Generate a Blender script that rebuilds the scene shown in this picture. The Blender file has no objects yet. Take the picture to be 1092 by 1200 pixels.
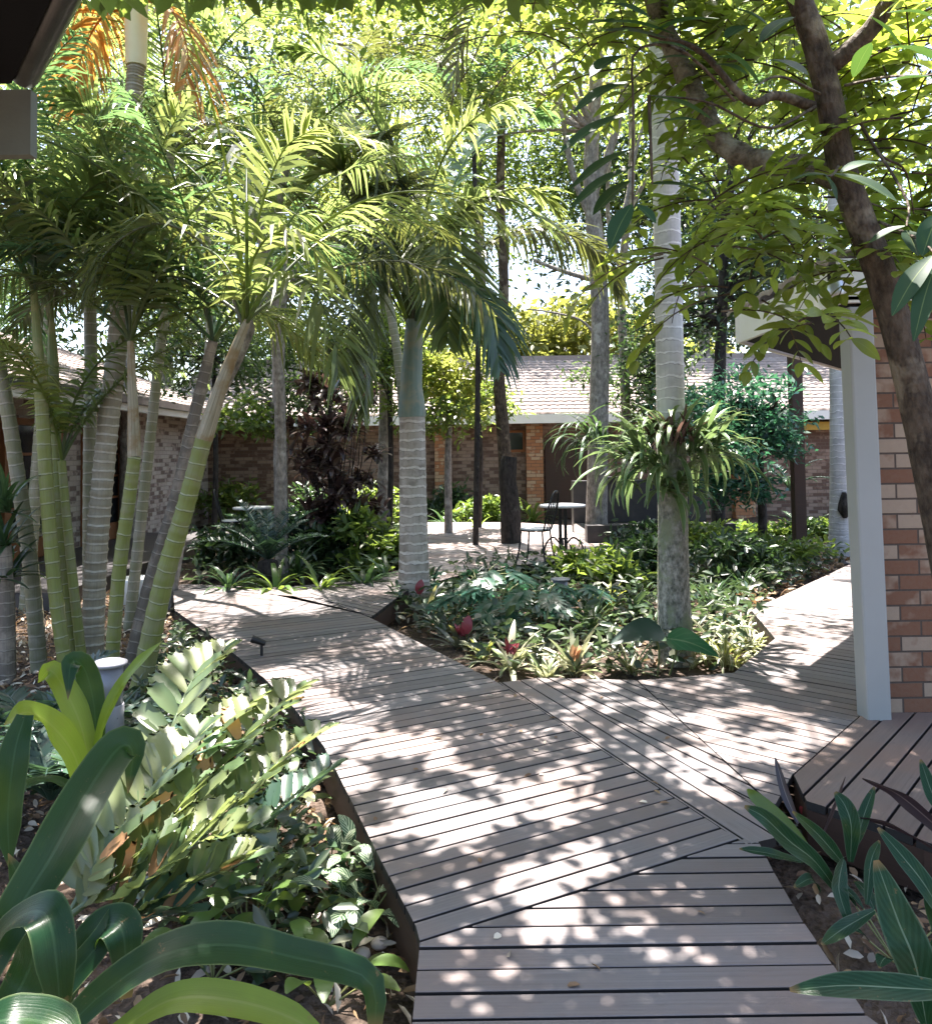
import bpy, math, random
import numpy as np
from math import radians as R, sin, cos, pi
from mathutils import Matrix, Vector
from mathutils.geometry import tessellate_polygon
random.seed(7); rng = np.random.default_rng(7)
sc = bpy.context.scene
COL = sc.collection

# ------------------------------------------------------------------ camera
F, CX, PY = 930.0, 546.0, 498.0          # focal length and principal point in photo pixels (1092 x 1200)
CAM = np.array([0.0, 0.0, 1.5])
pitch, roll = R(2.0), R(0.8)
fwd = np.array([0, cos(pitch), sin(pitch)]); up0 = np.array([0, -sin(pitch), cos(pitch)]); rt0 = np.array([1.0, 0, 0])
rt = rt0*cos(roll) - up0*sin(roll); up = up0*cos(roll) + rt0*sin(roll)
cd = bpy.data.cameras.new('camera'); cam = bpy.data.objects.new('camera', cd); COL.objects.link(cam)
cam.matrix_world = Matrix(((rt[0], up[0], -fwd[0], CAM[0]), (rt[1], up[1], -fwd[1], CAM[1]), (rt[2], up[2], -fwd[2], CAM[2]), (0, 0, 0, 1)))
cd.sensor_fit = 'VERTICAL'; cd.sensor_height = 36; cd.sensor_width = 36
cd.lens = 36*F/1200; cd.shift_y = -(600-PY)/1200; cd.clip_start = 0.05; cd.clip_end = 500
sc.camera = cam

# ------------------------------------------------------------------ light
SUN = np.array([-0.03, 0.33, 1.0]); SUN /= np.linalg.norm(SUN)
w = bpy.data.worlds.new('World'); sc.world = w; w.use_nodes = True
nt = w.node_tree; bg = nt.nodes['Background']
sk = nt.nodes.new('ShaderNodeTexSky'); sk.sky_type = 'NISHITA'; sk.sun_disc = False
sk.sun_elevation = math.asin(SUN[2]); sk.sun_rotation = math.atan2(SUN[0], SUN[1])
sk.air_density = 1.0; sk.dust_density = 3.0; sk.ozone_density = 1.0
nt.links.new(sk.outputs[0], bg.inputs[0]); bg.inputs[1].default_value = 0.08
sl = bpy.data.lights.new('sun', 'SUN'); so = bpy.data.objects.new('sun', sl); COL.objects.link(so)
sl.energy = 5.0; sl.angle = R(0.53); sl.color = (1.0, 0.925, 0.865)
so.rotation_euler = Vector(-SUN).to_track_quat('-Z', 'Y').to_euler(); so.location = (0, 5, 12)
sc.view_settings.view_transform = 'Standard'; sc.view_settings.look = 'None'
sc.view_settings.exposure = 2.75; sc.view_settings.gamma = 1.0
cy = sc.cycles
cy.max_bounces = 7; cy.diffuse_bounces = 4; cy.glossy_bounces = 3; cy.transmission_bounces = 5; cy.transparent_max_bounces = 4
cy.caustics_reflective = False; cy.caustics_refractive = False
cy.use_denoising = True; cy.sample_clamp_indirect = 6.0

# ------------------------------------------------------------------ pixel helpers (used to find where things stand)
def ray(px, py):
    d = fwd + rt*(px-CX)/F + up*(PY-py)/F
    return d
def P(px, py, Y):                     # point seen at a pixel, Y metres into the garden
    d = ray(px, py); return CAM + d*(Y/d[1])
def G(px, py, z=0.0):                 # point on the plane of height z
    d = ray(px, py); return CAM + d*((z-CAM[2])/d[2])
def proj(p):
    v = np.asarray(p) - CAM; k = v @ fwd
    return CX + F*(v @ rt)/k, PY - F*(v @ up)/k
def PS(pts): return [P(*p) for p in pts]
def PG(pts):                          # the same, with the foot of the trunk set into the soil
    a = PS(pts); a[0] = np.array([a[0][0], a[0][1], -.32]); return a

# ------------------------------------------------------------------ mesh builder
class MB:
    def __init__(s): s.v = []; s.q = []; s.t = []; s.uv = []; s.n = 0
    def add(s, v, quads=None, tris=None, uv=None):
        v = np.asarray(v, float).reshape(-1, 3)
        s.v.append(v)
        s.uv.append(np.zeros((len(v), 2)) if uv is None else np.asarray(uv, float).reshape(-1, 2))
        if quads is not None and len(quads): s.q.append(np.asarray(quads, int).reshape(-1, 4) + s.n)
        if tris is not None and len(tris): s.t.append(np.asarray(tris, int).reshape(-1, 3) + s.n)
        s.n += len(v)
    def mesh(s, name, mat, smooth=True):
        V = np.concatenate(s.v); U = np.concatenate(s.uv)
        q = np.concatenate(s.q) if s.q else np.zeros((0, 4), int); t = np.concatenate(s.t) if s.t else np.zeros((0, 3), int)
        me = bpy.data.meshes.new(name)
        me.vertices.add(len(V)); me.vertices.foreach_set('co', V.astype(np.float32).ravel())
        li = np.concatenate([q.ravel(), t.ravel()]).astype(np.int32)
        me.loops.add(len(li)); me.loops.foreach_set('vertex_index', li)
        st = np.concatenate([np.arange(len(q))*4, len(q)*4 + np.arange(len(t))*3]).astype(np.int32)
        me.polygons.add(len(st)); me.polygons.foreach_set('loop_start', st)
        me.polygons.foreach_set('loop_total', np.concatenate([np.full(len(q), 4), np.full(len(t), 3)]).astype(np.int32))
        me.polygons.foreach_set('use_smooth', np.full(len(st), bool(smooth)))
        ul = me.uv_layers.new(name='UVMap'); ul.data.foreach_set('uv', U[li].astype(np.float32).ravel())
        me.update(calc_edges=True); me.validate()
        me.materials.append(mat)
        return me
    def build(s, name, mat, parent=None, smooth=True):
        o = bpy.data.objects.new(name, s.mesh(name, mat, smooth)); COL.objects.link(o)
        if parent is not None:
            o.parent = parent; o.matrix_parent_inverse = Matrix.Translation(-parent.location)
        return o
def tag(o, label=None, cat=None, group=None, kind=None):
    if label: o['label'] = label
    if cat: o['category'] = cat
    if group: o['group'] = group
    if kind: o['kind'] = kind
    return o
def thing(name, loc, label, cat, group=None):
    o = bpy.data.objects.new(name, None); COL.objects.link(o); o.empty_display_size = 0.1
    o.location = tuple(float(x) for x in loc)
    return tag(o, label, cat, group)

def unit(v): return v/(np.linalg.norm(v, axis=-1, keepdims=True)+1e-9)
def spline(pts, n):
    p = np.asarray(pts, float)
    if len(p) == 2: return p[0] + (p[1]-p[0])*np.linspace(0, 1, n)[:, None]
    p = np.vstack([2*p[0]-p[1], p, 2*p[-1]-p[-2]]); m = len(p)-3
    t = np.linspace(0, m-1e-6, n); i = t.astype(int); f = (t-i)[:, None]
    a, b, c, d = p[i], p[i+1], p[i+2], p[i+3]
    return .5*(2*b + (c-a)*f + (2*a-5*b+4*c-d)*f**2 + (3*b-a-3*c+d)*f**3)
def arc(start, az, el, L, droop, n, power=1.3):     # a line leaving at an azimuth and elevation and bending down by droop
    t = np.linspace(0, 1, n); e = el - droop*t**power
    d = np.stack([cos(az)*np.cos(e), sin(az)*np.cos(e), np.sin(e)], 1)
    p = np.zeros((n, 3)); p[1:] = np.cumsum((d[:-1]+d[1:])/2, 0)*L/(n-1)
    return p + np.asarray(start)
def tube(mb, path, rad, ns=10, cap=True, vscale=1.0, wob=0.0):
    p = np.asarray(path, float); n = len(p); r = np.broadcast_to(np.asarray(rad, float), (n,))
    tan = unit(np.gradient(p, axis=0))
    ref = np.array([1.0, 0.02, 0.01]) if abs(tan[0][0]) < .9 else np.array([0, 0, 1.0])
    a = unit(ref - tan*(tan @ ref)[:, None]); b = np.cross(tan, a)
    th = np.linspace(0, 2*pi, ns+1)
    rr = r[:, None]*(1 + (wob*np.sin(3*th+1)[None] + wob*rng.normal(0, .4, (n, 1)) if wob else 0))
    v = p[:, None] + rr[..., None]*(np.cos(th)[None, :, None]*a[:, None] + np.sin(th)[None, :, None]*b[:, None])
    ln = np.concatenate([[0], np.cumsum(np.linalg.norm(np.diff(p, axis=0), axis=1))])
    uv = np.stack([np.broadcast_to(th/(2*pi), (n, ns+1)), np.broadcast_to(ln[:, None]*vscale, (n, ns+1))], -1)
    i = np.arange(n-1)[:, None]*(ns+1) + np.arange(ns)[None]
    mb.add(v, np.stack([i, i+1, i+ns+2, i+ns+1], -1), None, uv)
    if cap:
        for k in (0, n-1):
            c = np.vstack([v[k][:-1], p[k][None]]); j = np.arange(ns)
            f = np.stack([j, (j+1) % ns, np.full(ns, ns)], 1)
            mb.add(c, None, f if k else f[:, ::-1], np.full((ns+1, 2), uv[k][0][1]))
def ribbon(mb, path, width, prof=None, fold=.25, upref=(0, 0, 1), twist=0., wave=0.):
    p = np.asarray(path, float); n = len(p); t = np.linspace(0, 1, n)
    if prof is None: prof = np.sin(pi*np.clip(t*.93+.05, 0, 1))**.7
    wd = np.asarray(prof)*width/2
    tan = unit(np.gradient(p, axis=0)); u = np.asarray(upref, float)
    s = unit(np.cross(tan, u)); bad = np.linalg.norm(np.cross(tan, u), axis=1) < .15
    for k in range(n):
        if bad[k] and k: s[k] = s[k-1]
        if k and s[k] @ s[k-1] < 0: s[k] = -s[k]
    nn = np.cross(s, tan)
    if twist:
        a = twist*t; s, nn = s*np.cos(a)[:, None]+nn*np.sin(a)[:, None], nn*np.cos(a)[:, None]-s*np.sin(a)[:, None]
    wv = wave*np.sin(t*17+rng.random()*6)*wd if wave else np.zeros(n)
    xs = np.array([-1, -.7, -.35, 0, .35, .7, 1.]) if n >= 20 else np.array([-1, 0, 1.])
    m = len(xs)
    hgt = (fold*np.abs(xs)**1.6)[None]*wd[:, None] + wv[:, None]*(-xs)[None]
    v = p[:, None] + s[:, None]*(xs[None]*wd[:, None])[..., None] + nn[:, None]*hgt[..., None]
    uv = np.stack([np.tile(xs/2+.5, (n, 1)), np.repeat(t[:, None], m, 1)], -1)
    i = np.arange(n-1)[:, None]*m + np.arange(m-1)[None]
    mb.add(v, np.stack([i, i+1, i+m+1, i+m], -1), None, uv)
LEAF = np.array([[0, 0, 0], [.28, .33, .06], [.28, -.33, .06], [.68, .36, .04], [.68, -.36, .04], [1, 0, -.12], [.28, 0, -.03], [.68, 0, -.04]])
LEAFQ = np.array([[0, 6, 1, 0], [0, 2, 6, 0], [6, 7, 3, 1], [2, 4, 7, 6], [7, 5, 3, 7], [4, 5, 7, 4]])
def leaves(mb, pos, d, nrm, L, W, simple=False):     # many leaves at once: position, direction, face normal, length, width
    pos = np.asarray(pos, float); N = len(pos); d = unit(d); s = unit(np.cross(nrm, d)); m = np.cross(d, s)
    L = np.broadcast_to(L, (N,))[:, None, None]; W = np.broadcast_to(W, (N,))[:, None, None]
    if simple: T = np.array([[0, 0, 0], [.45, .5, .08], [1, 0, -.08], [.45, -.5, .08]]); fq = np.array([[0, 3, 2, 1]]); ft = None
    else: T = LEAF*[1, 1.4, 1]; fq = np.array([[6, 7, 3, 1], [2, 4, 7, 6]]); ft = np.array([[0, 6, 1], [0, 2, 6], [7, 5, 3], [4, 5, 7]])
    v = pos[:, None] + L*T[None, :, :1]*d[:, None] + W*T[None, :, 1:2]*s[:, None] + L*T[None, :, 2:3]*m[:, None]
    off = np.arange(N)[:, None, None]*len(T)
    uv = np.broadcast_to(np.stack([T[:, 1]+.5, T[:, 0]], 1), (N, len(T), 2))
    mb.add(v, fq[None]+off, None if ft is None else ft[None]+off, uv)
def rdir(n, zb=0.0, zs=1.0):
    v = rng.normal(0, 1, (n, 3)); v[:, 2] = v[:, 2]*zs + zb; return unit(v)
def box(mb, lo, hi, rot=0.0, org=None):
    x0, y0, z0 = lo; x1, y1, z1 = hi
    c = np.array([[x0,y0,z0],[x1,y0,z0],[x1,y1,z0],[x0,y1,z0],[x0,y0,z1],[x1,y0,z1],[x1,y1,z1],[x0,y1,z1]], float)
    for f, ax in (([0,1,5,4],(0,2)), ([1,2,6,5],(1,2)), ([2,3,7,6],(0,2)), ([3,0,4,7],(1,2)), ([4,5,6,7],(0,1)), ([3,2,1,0],(0,1))):
        v = c[f]; uv = v[:, ax]
        if rot or org is not None:
            o = np.asarray(org if org is not None else (0,0,0)); k = v - o
            v = np.stack([k[:,0]*cos(rot)-k[:,1]*sin(rot), k[:,0]*sin(rot)+k[:,1]*cos(rot), k[:,2]], 1) + o
        mb.add(v, [[0,1,2,3]], None, uv)
def prism(mb, poly, z0, z1):
    poly = np.asarray(poly, float); n = len(poly)
    for k in range(n):
        a, b = poly[k], poly[(k+1) % n]; l = np.linalg.norm(b-a)
        mb.add([[*a,z0],[*b,z0],[*b,z1],[*a,z1]], [[0,1,2,3]], None, [[0,z0],[l,z0],[l,z1],[0,z1]])
    for z, fl in ((z1, False), (z0, True)):
        c = poly.mean(0); v = [[*p, z] for p in poly]+[[*c, z]]
        f = [[k, (k+1) % n, n] for k in range(n)]
        mb.add(v, None, [x[::-1] for x in f] if fl else f, [[p[0],p[1]] for p in poly]+[c])
def lathe(mb, prof, c, ns=24):
    pr = np.asarray(prof, float); th = np.linspace(0, 2*pi, ns+1); n = len(pr)
    v = np.stack([np.outer(pr[:,0], np.cos(th))+c[0], np.outer(pr[:,0], np.sin(th))+c[1], np.repeat(pr[:,1:2]+c[2], ns+1, 1)], -1)
    i = np.arange(n-1)[:, None]*(ns+1)+np.arange(ns)[None]
    uv = np.stack([np.broadcast_to(th/(2*pi), (n, ns+1)), np.broadcast_to(pr[:,1:2], (n, ns+1))], -1)
    mb.add(v, np.stack([i, i+1, i+ns+2, i+ns+1], -1), None, uv)

# ------------------------------------------------------------------ materials
class NT:
    def __init__(s, name):
        s.m = bpy.data.materials.new(name); s.m.use_nodes = True; s.t = s.m.node_tree; s.t.nodes.clear()
        s.out = s.t.nodes.new('ShaderNodeOutputMaterial')
    def n(s, ty, ins=None, **kw):
        x = s.t.nodes.new('ShaderNode'+ty)
        for k, v in kw.items(): setattr(x, k, v)
        for k, v in (ins or {}).items():
            if isinstance(v, bpy.types.NodeSocket): s.t.links.new(v, x.inputs[k])
            else: x.inputs[k].default_value = v
        return x
    def math(s, op, a, b=0.0, c=None):
        ins = {0: a, 1: b}
        if c is not None: ins[2] = c
        return s.n('Math', ins, operation=op).outputs[0]
    def mix(s, f, a, b, blend='MIX'):
        x = s.t.nodes.new('ShaderNodeMix'); x.data_type = 'RGBA'; x.blend_type = blend
        for sock, v in ((x.inputs[0], f), (x.inputs[6], a), (x.inputs[7], b)):
            if isinstance(v, bpy.types.NodeSocket): s.t.links.new(v, sock)
            else: sock.default_value = v if not isinstance(v, tuple) else (*v[:3], 1)
        return x.outputs[2]
    def ramp(s, f, stops):
        x = s.n('ValToRGB', {0: f}); e = x.color_ramp.elements
        while len(e) < len(stops): e.new(.5)
        for k, (p, c) in enumerate(stops): e[k].position = p; e[k].color = (*c, 1) if isinstance(c, tuple) else (c, c, c, 1)
        return x.outputs[0]
    def noise(s, scale, detail=3, vec=None, rough=.5):
        ins = {'Scale': scale, 'Detail': detail, 'Roughness': rough}
        if vec is not None: ins['Vector'] = vec
        return s.n('TexNoise', ins)
    def done(s, shader): s.t.links.new(shader, s.out.inputs[0]); return s.m
def c4(c): return (*c, 1)
def pbr(s, col, rough=.6, metal=0., bump=None, bstr=.3, bdist=.01, spec=.5):
    ins = {'Base Color': col if isinstance(col, bpy.types.NodeSocket) else c4(col), 'Roughness': rough, 'Metallic': metal, 'Specular IOR Level': spec}
    if bump is not None: ins['Normal'] = s.n('Bump', {'Height': bump, 'Strength': bstr, 'Distance': bdist}).outputs[0]
    return s.n('BsdfPrincipled', ins).outputs[0]
def leafmat(name, col, tr=None, rough=.38, trans=.38, var=.5, alt=None, midrib=None, margin=None, stripes=None, patch=None, hue=.03, spec=.5, veins=None):
    s = NT(name); g = s.n('NewGeometry'); rnd = g.outputs['Random Per Island']
    tr = tr or (col[0]*2.6+.03, col[1]*2.3+.03, col[2]*.7)
    uv = s.n('TexCoord').outputs['UV']; sep = s.n('SeparateXYZ', {0: uv}); U, V = sep.outputs[0], sep.outputs[1]
    c = c4(col)
    if alt:
        wn = s.n('TexWhiteNoise', {'W': rnd}, noise_dimensions='1D').outputs[0]
        c = s.mix(s.math('GREATER_THAN', wn, alt[1]), c, alt[0])
    nz = s.noise(9, 2, s.n('TexCoord').outputs['Object']).outputs[0]
    ad = s.math('ABSOLUTE', s.math('SUBTRACT', U, .5))
    if stripes:
        sv = s.math('SINE', s.math('ADD', s.math('MULTIPLY', V, stripes[1]), s.math('MULTIPLY', ad, stripes[2])))
        c = s.mix(s.math('MULTIPLY', s.math('GREATER_THAN', sv, stripes[3]), .85), c, stripes[0])
    if margin: c = s.mix(s.ramp(ad, [(margin[1]-.04, 0.), (margin[1]+.04, 1.)]), c, margin[0])
    if midrib: c = s.mix(s.ramp(ad, [(midrib[1]*.5, 1.), (midrib[1], 0.)]), c, midrib[0])
    if patch:
        pn = s.noise(patch[1], 2, s.n('TexCoord').outputs['Object']).outputs[0]
        c = s.mix(s.ramp(pn, [(patch[2]-.03, 0.), (patch[2]+.03, 1.)]), c, patch[0])
    if veins:
        vn = s.noise(1, 4, s.n('Mapping', {'Vector': uv, 'Scale': (veins, 1.6, 1)}).outputs[0], .6).outputs[0]
        c = s.mix(s.ramp(vn, [(.35, 0.), (.68, 1.)]), c, tuple(x*1.35 for x in col))
        ob = s.n('TexCoord').outputs['Object']; sp = s.noise(34, 5, ob, .7).outputs[0]; bl = s.noise(7, 3, ob).outputs[0]
        c = s.mix(s.math('MULTIPLY', s.ramp(bl, [(.54, 0.), (.7, 1.)]), .3), c, (.08, .11, .02)); c = s.mix(s.math('MULTIPLY', s.ramp(sp, [(.64, 0.), (.7, 1.)]), .8), c, (.14, .09, .04)); c = s.mix(s.ramp(V, [(.93, 0.), (1., 1.)]), c, (.2, .12, .05))
    hs = s.n('HueSaturation', {'Hue': s.math('ADD', .5-hue/2, s.math('MULTIPLY', rnd, hue)),
        'Value': s.math('ADD', s.math('ADD', 1-var/2, s.math('MULTIPLY', rnd, var)), s.math('MULTIPLY', s.math('SUBTRACT', nz, .5), .5)), 'Color': c})
    bi = {'Base Color': hs.outputs[0], 'Roughness': rough, 'Specular IOR Level': spec}
    if veins: bi['Normal'] = s.n('Bump', {'Height': s.math('ADD', vn, s.math('MULTIPLY', s.math('SINE', s.math('MULTIPLY', U, 90.)), .035)), 'Strength': .22, 'Distance': .004}).outputs[0]
    b = s.n('BsdfPrincipled', bi).outputs[0]
    tc = s.mix(.75, hs.outputs[0], tr)
    t = s.n('BsdfTranslucent', {'Color': tc}).outputs[0]
    return s.done(s.n('MixShader', {0: trans, 1: b, 2: t}).outputs[0])
def woodmat(name, col, var=.3, edge=False):
    s = NT(name); g = s.n('NewGeometry'); rnd = g.outputs['Random Per Island']
    uv = s.n('TexCoord').outputs['UV']
    off = s.n('VectorMath', {0: uv, 1: s.n('CombineXYZ', {0: s.math('MULTIPLY', rnd, 37.), 1: s.math('MULTIPLY', rnd, 91.)}).outputs[0]}, operation='ADD').outputs[0]
    mp = s.n('Mapping', {'Vector': off, 'Scale': (1.6, 110, 1)}).outputs[0]
    gr = s.noise(1.0, 5, mp, .6).outputs[0]
    st = s.noise(1.6, 4, s.n('TexCoord').outputs['Object'], .6).outputs[0]
    c = s.mix(s.ramp(gr, [(.3, 0.), (.7, 1.)]), tuple(x*.74 for x in col), tuple(x*1.14 for x in col))
    kn = s.noise(1.0, 3, s.n('Mapping', {'Vector': off, 'Scale': (9, 26, 1)}).outputs[0], .6).outputs[0]
    c = s.mix(s.math('MULTIPLY', s.ramp(kn, [(.6, 0.), (.75, 1.)]), .5), c, tuple(x*.5 for x in col))
    c = s.mix(s.ramp(st, [(.4, 0.), (.68, 1.)]), c, (col[0]*1.1, col[1]*.92, col[2]*.82))
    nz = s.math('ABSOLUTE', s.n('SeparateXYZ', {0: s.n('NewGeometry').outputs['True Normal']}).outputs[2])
    if edge: c = s.mix(s.math('LESS_THAN', nz, .6), c, (.022, .019, .018))      # board sides coloured near black, painting shade into the gaps
    hs = s.n('HueSaturation', {'Value': s.math('ADD', 1-var/2, s.math('MULTIPLY', rnd, var)), 'Color': c})
    return s.done(pbr(s, hs.outputs[0], s.math('ADD', .5, s.math('MULTIPLY', gr, .25)), bump=gr, bstr=.35, bdist=.004, spec=.35))
def ringmat(name, col, ring, spacing, width=.13, dark=None, rough=.55, blotch=(.3,.3,.25), bl=.5, wig=.12, grad=None):
    s = NT(name); tc = s.n('TexCoord'); uv = tc.outputs['UV']; sep = s.n('SeparateXYZ', {0: uv})
    nz = s.noise(9, 3, tc.outputs['Object']).outputs[0]
    y = s.math('ADD', s.math('DIVIDE', sep.outputs[1], spacing), s.math('MULTIPLY', nz, wig))
    ir = s.noise(2.2, 1, s.n('CombineXYZ', {0: s.math('FLOOR', y), 1: 0.3}).outputs[0]).outputs[0]
    f = s.math('FRACT', y)
    m = s.math('LESS_THAN', f, width)
    c = s.mix(s.math('MULTIPLY', ir, .8), c4(col), tuple(x*.6 for x in col))
    bn = s.noise(6, 4, tc.outputs['Object'], .65).outputs[0]
    c = s.mix(s.math('MULTIPLY', s.ramp(bn, [(.48, 0.), (.62, 1.)]), bl), c, blotch)
    st = s.noise(1, 4, s.n('Mapping', {'Vector': uv, 'Scale': (34, 3.0, 1)}).outputs[0]).outputs[0]
    c = s.mix(s.math('MULTIPLY', s.ramp(st, [(.4, 0.), (.75, 1.)]), .45), c, tuple(x*.5 for x in col))
    fn = s.noise(30, 3, tc.outputs['Object']).outputs[0]
    c = s.mix(s.math('MULTIPLY', m, s.ramp(fn, [(.3, .55), (.6, 1.)])), c, ring)
    c = s.mix(s.math('MULTIPLY', s.math('GREATER_THAN', f, .955), .7), c, dark or tuple(x*.3 for x in col))
    h = s.math('ADD', s.math('MULTIPLY', m, .8), s.math('MULTIPLY', st, .4))
    return s.done(pbr(s, c, rough, bump=h, bstr=.5, bdist=.008))
def barkmat(name, a, b, lich, scale=14, stretch=(1, 1, .35), la=.55):
    s = NT(name); ob = s.n('TexCoord').outputs['Object']
    mp = s.n('Mapping', {'Vector': ob, 'Scale': stretch}).outputs[0]
    n1 = s.noise(scale, 6, mp, .65).outputs[0]; n2 = s.noise(5, 4, ob, .6).outputs[0]
    n3 = s.n('TexVoronoi', {'Scale': scale*2.2, 'Vector': mp}).outputs[0]
    c = s.mix(s.ramp(n1, [(.35, 0.), (.68, 1.)]), a, b)
    c = s.mix(s.ramp(n2, [(la, 0.), (la+.1, .85)]), c, lich)
    h = s.math('ADD', n1, s.math('MULTIPLY', n3, .5))
    return s.done(pbr(s, c, .85, bump=h, bstr=.9, bdist=.02, spec=.25))
def plain(name, col, rough=.5, metal=0., dirt=.35, dcol=None, scale=5, bump=.1, spec=.5):
    s = NT(name); ob = s.n('TexCoord').outputs['Object']
    n1 = s.noise(scale, 5, ob, .6).outputs[0]; n2 = s.noise(60, 3, ob).outputs[0]
    c = s.mix(s.math('MULTIPLY', s.ramp(n1, [(.42, 0.), (.7, 1.)]), dirt), c4(col), dcol or tuple(x*.55 for x in col))
    return s.done(pbr(s, c, rough, metal, bump=n2, bstr=bump, bdist=.003, spec=spec))
def brickmat(name, c1, c2, c3, mortar, mix3=.5):
    s = NT(name); tc = s.n('TexCoord'); uv = tc.outputs['UV']
    kw = {'Vector': uv, 'Scale': 1.0, 'Brick Width': .232, 'Row Height': .086, 'Mortar Size': .006, 'Mortar Smooth': .25, 'Bias': 0.}
    b = s.n('TexBrick', {**kw, 'Color1': c4(c1), 'Color2': c4(c2), 'Mortar': c4(mortar)})
    b2 = s.n('TexBrick', {**kw, 'Color1': (0, 0, 0, 1), 'Color2': (1, 1, 1, 1), 'Mortar': (0, 0, 0, 1)})
    n1 = s.noise(7, 3, uv).outputs[0]; n2 = s.noise(38, 4, uv, .6).outputs[0]
    f = s.math('ADD', s.math('MULTIPLY', b2.outputs[0], .55), s.math('MULTIPLY', n1, .75))
    f = s.ramp(f, [(mix3, 0.), (mix3+.12, 1.)])
    f = s.math('MULTIPLY', f, s.math('SUBTRACT', 1., b.outputs['Fac']))
    c = s.mix(f, b.outputs[0], c3)
    c = s.mix(s.math('MULTIPLY', n2, .45), c, tuple(x*.55 for x in c1))
    h = s.math('SUBTRACT', s.math('MULTIPLY', n2, .35), b.outputs['Fac'])
    return s.done(pbr(s, c, .85, bump=h, bstr=.7, bdist=.012, spec=.2))

def sheathmat(name, a, b, c_):
    s = NT(name); tc = s.n('TexCoord'); uv = tc.outputs['UV']
    st = s.noise(1, 5, s.n('Mapping', {'Vector': uv, 'Scale': (26, 2.2, 1)}).outputs[0], .65).outputs[0]
    bl = s.noise(5, 4, tc.outputs['Object'], .65).outputs[0]
    c = s.mix(s.ramp(st, [(.35, 0.), (.65, 1.)]), a, b); c = s.mix(s.ramp(bl, [(.46, 0.), (.62, 1.)]), c, c_)
    return s.done(pbr(s, c, .6, bump=st, bstr=.5, bdist=.008))
M = {}
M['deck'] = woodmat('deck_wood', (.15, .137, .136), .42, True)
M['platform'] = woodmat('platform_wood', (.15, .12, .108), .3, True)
def soilmat():
    s = NT('soil'); ob = s.n('TexCoord').outputs['Object']
    a = s.noise(3, 5, ob, .65).outputs[0]; b = s.noise(28, 5, ob, .7).outputs[0]; v = s.n('TexVoronoi', {'Scale': 32., 'Vector': ob}).outputs[0]
    c = s.mix(s.ramp(b, [(.35, 0.), (.65, 1.)]), (.018, .013, .01), (.1, .073, .056))
    c = s.mix(s.ramp(a, [(.42, 0.), (.64, .7)]), c, (.16, .12, .095))
    return s.done(pbr(s, c, .95, bump=s.math('ADD', b, v), bstr=1., bdist=.03, spec=.15))
M['soil'] = soilmat()
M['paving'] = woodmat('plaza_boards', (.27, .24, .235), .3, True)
M['litter'] = leafmat('dry_leaf', (.2, .13, .08), (.5, .3, .12), .7, .15, .9, ((.5, .44, .36), .6), spec=.2)
M['cane_green'] = ringmat('cane_green', (.2, .225, .05), (.3, .31, .19), .115, .09, blotch=(.2, .19, .1), bl=.7, wig=.3)
M['cane_grey'] = ringmat('cane_grey', (.22, .22, .13), (.33, .31, .25), .1, .14, blotch=(.26, .24, .19), bl=.8, wig=.35)
M['cane_pale'] = ringmat('cane_pale', (.3, .265, .19), (.46, .43, .36), .075, .22, blotch=(.34, .3, .22), bl=.8, wig=.4)
M['cane_brown'] = ringmat('cane_brown', (.15, .125, .1), (.26, .23, .19), .09, .12, blotch=(.3, .25, .2), bl=.8, wig=.5)
M['king'] = ringmat('king_trunk', (.44, .395, .35), (.58, .54, .5), .105, .25, dark=(.05, .045, .04), blotch=(.16, .13, .1), bl=.7, wig=.7)
M['whitepalm'] = ringmat('white_trunk', (.58, .57, .57), (.66, .65, .66), .1, .14, dark=(.2, .19, .19), blotch=(.3, .29, .3), bl=.55, wig=.8)
M['moss'] = barkmat('mossy_bark', (.12, .125, .1), (.5, .48, .43), (.24, .27, .17), 30, (1, 1, .6), .5)
M['bark'] = barkmat('brown_bark', (.03, .021, .015), (.115, .085, .06), (.22, .18, .13), 26, (1, 1, .5), .55)
M['limb'] = barkmat('pale_bark', (.08, .066, .052), (.24, .2, .16), (.3, .28, .24), 28, (1, 1, 1), .55)
M['greybark'] = barkmat('grey_bark', (.13, .115, .1), (.36, .32, .29), (.45, .42, .38), 20, (1, 1, .5), .55)
M['darkbark'] = barkmat('dark_bark', (.014, .012, .011), (.06, .05, .045), (.1, .09, .08), 20, (1, 1, .4), .62)
M['shaft_blue'] = sheathmat('crownshaft_blue', (.13, .2, .18), (.22, .28, .26), (.26, .27, .21))
M['shaft_ivory'] = plain('crownshaft_ivory', (.72, .66, .45), .45, 0, .4, (.6, .48, .2), 3)
M['sheath'] = sheathmat('sheath', (.17, .15, .09), (.36, .32, .24), (.2, .135, .06))
M['shaft_green'] = sheathmat('crownshaft_green', (.13, .17, .045), (.24, .25, .1), (.3, .27, .12))
M['frond'] = leafmat('frond_green', (.085, .115, .045), (.27, .36, .1), .34, .5, .6, ((.13, .16, .045), .6))
M['frond_yel'] = leafmat('frond_yellow', (.13, .175, .035), (.34, .41, .12), .36, .46, .6, ((.2, .21, .05), .65))
M['frond_teal'] = leafmat('frond_teal', (.045, .09, .055), (.19, .34, .1), .3, .42, .6)
M['frond_silver'] = leafmat('frond_glossy', (.075, .095, .06), None, .26, .3, .6, spec=.9)
M['frond_dead'] = leafmat('frond_dead', (.42, .2, .06), (.7, .33, .06), .6, .4, .5, ((.36, .29, .14), .5), spec=.2)
M['petiole'] = plain('petiole', (.16, .18, .06), .45, 0, .5, (.26, .22, .08), 6)
M['crown_yel'] = leafmat('leaf_yellow_green', (.14, .18, .03), (.52, .57, .12), .42, .5, .8, ((.2, .21, .04), .6))
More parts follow.
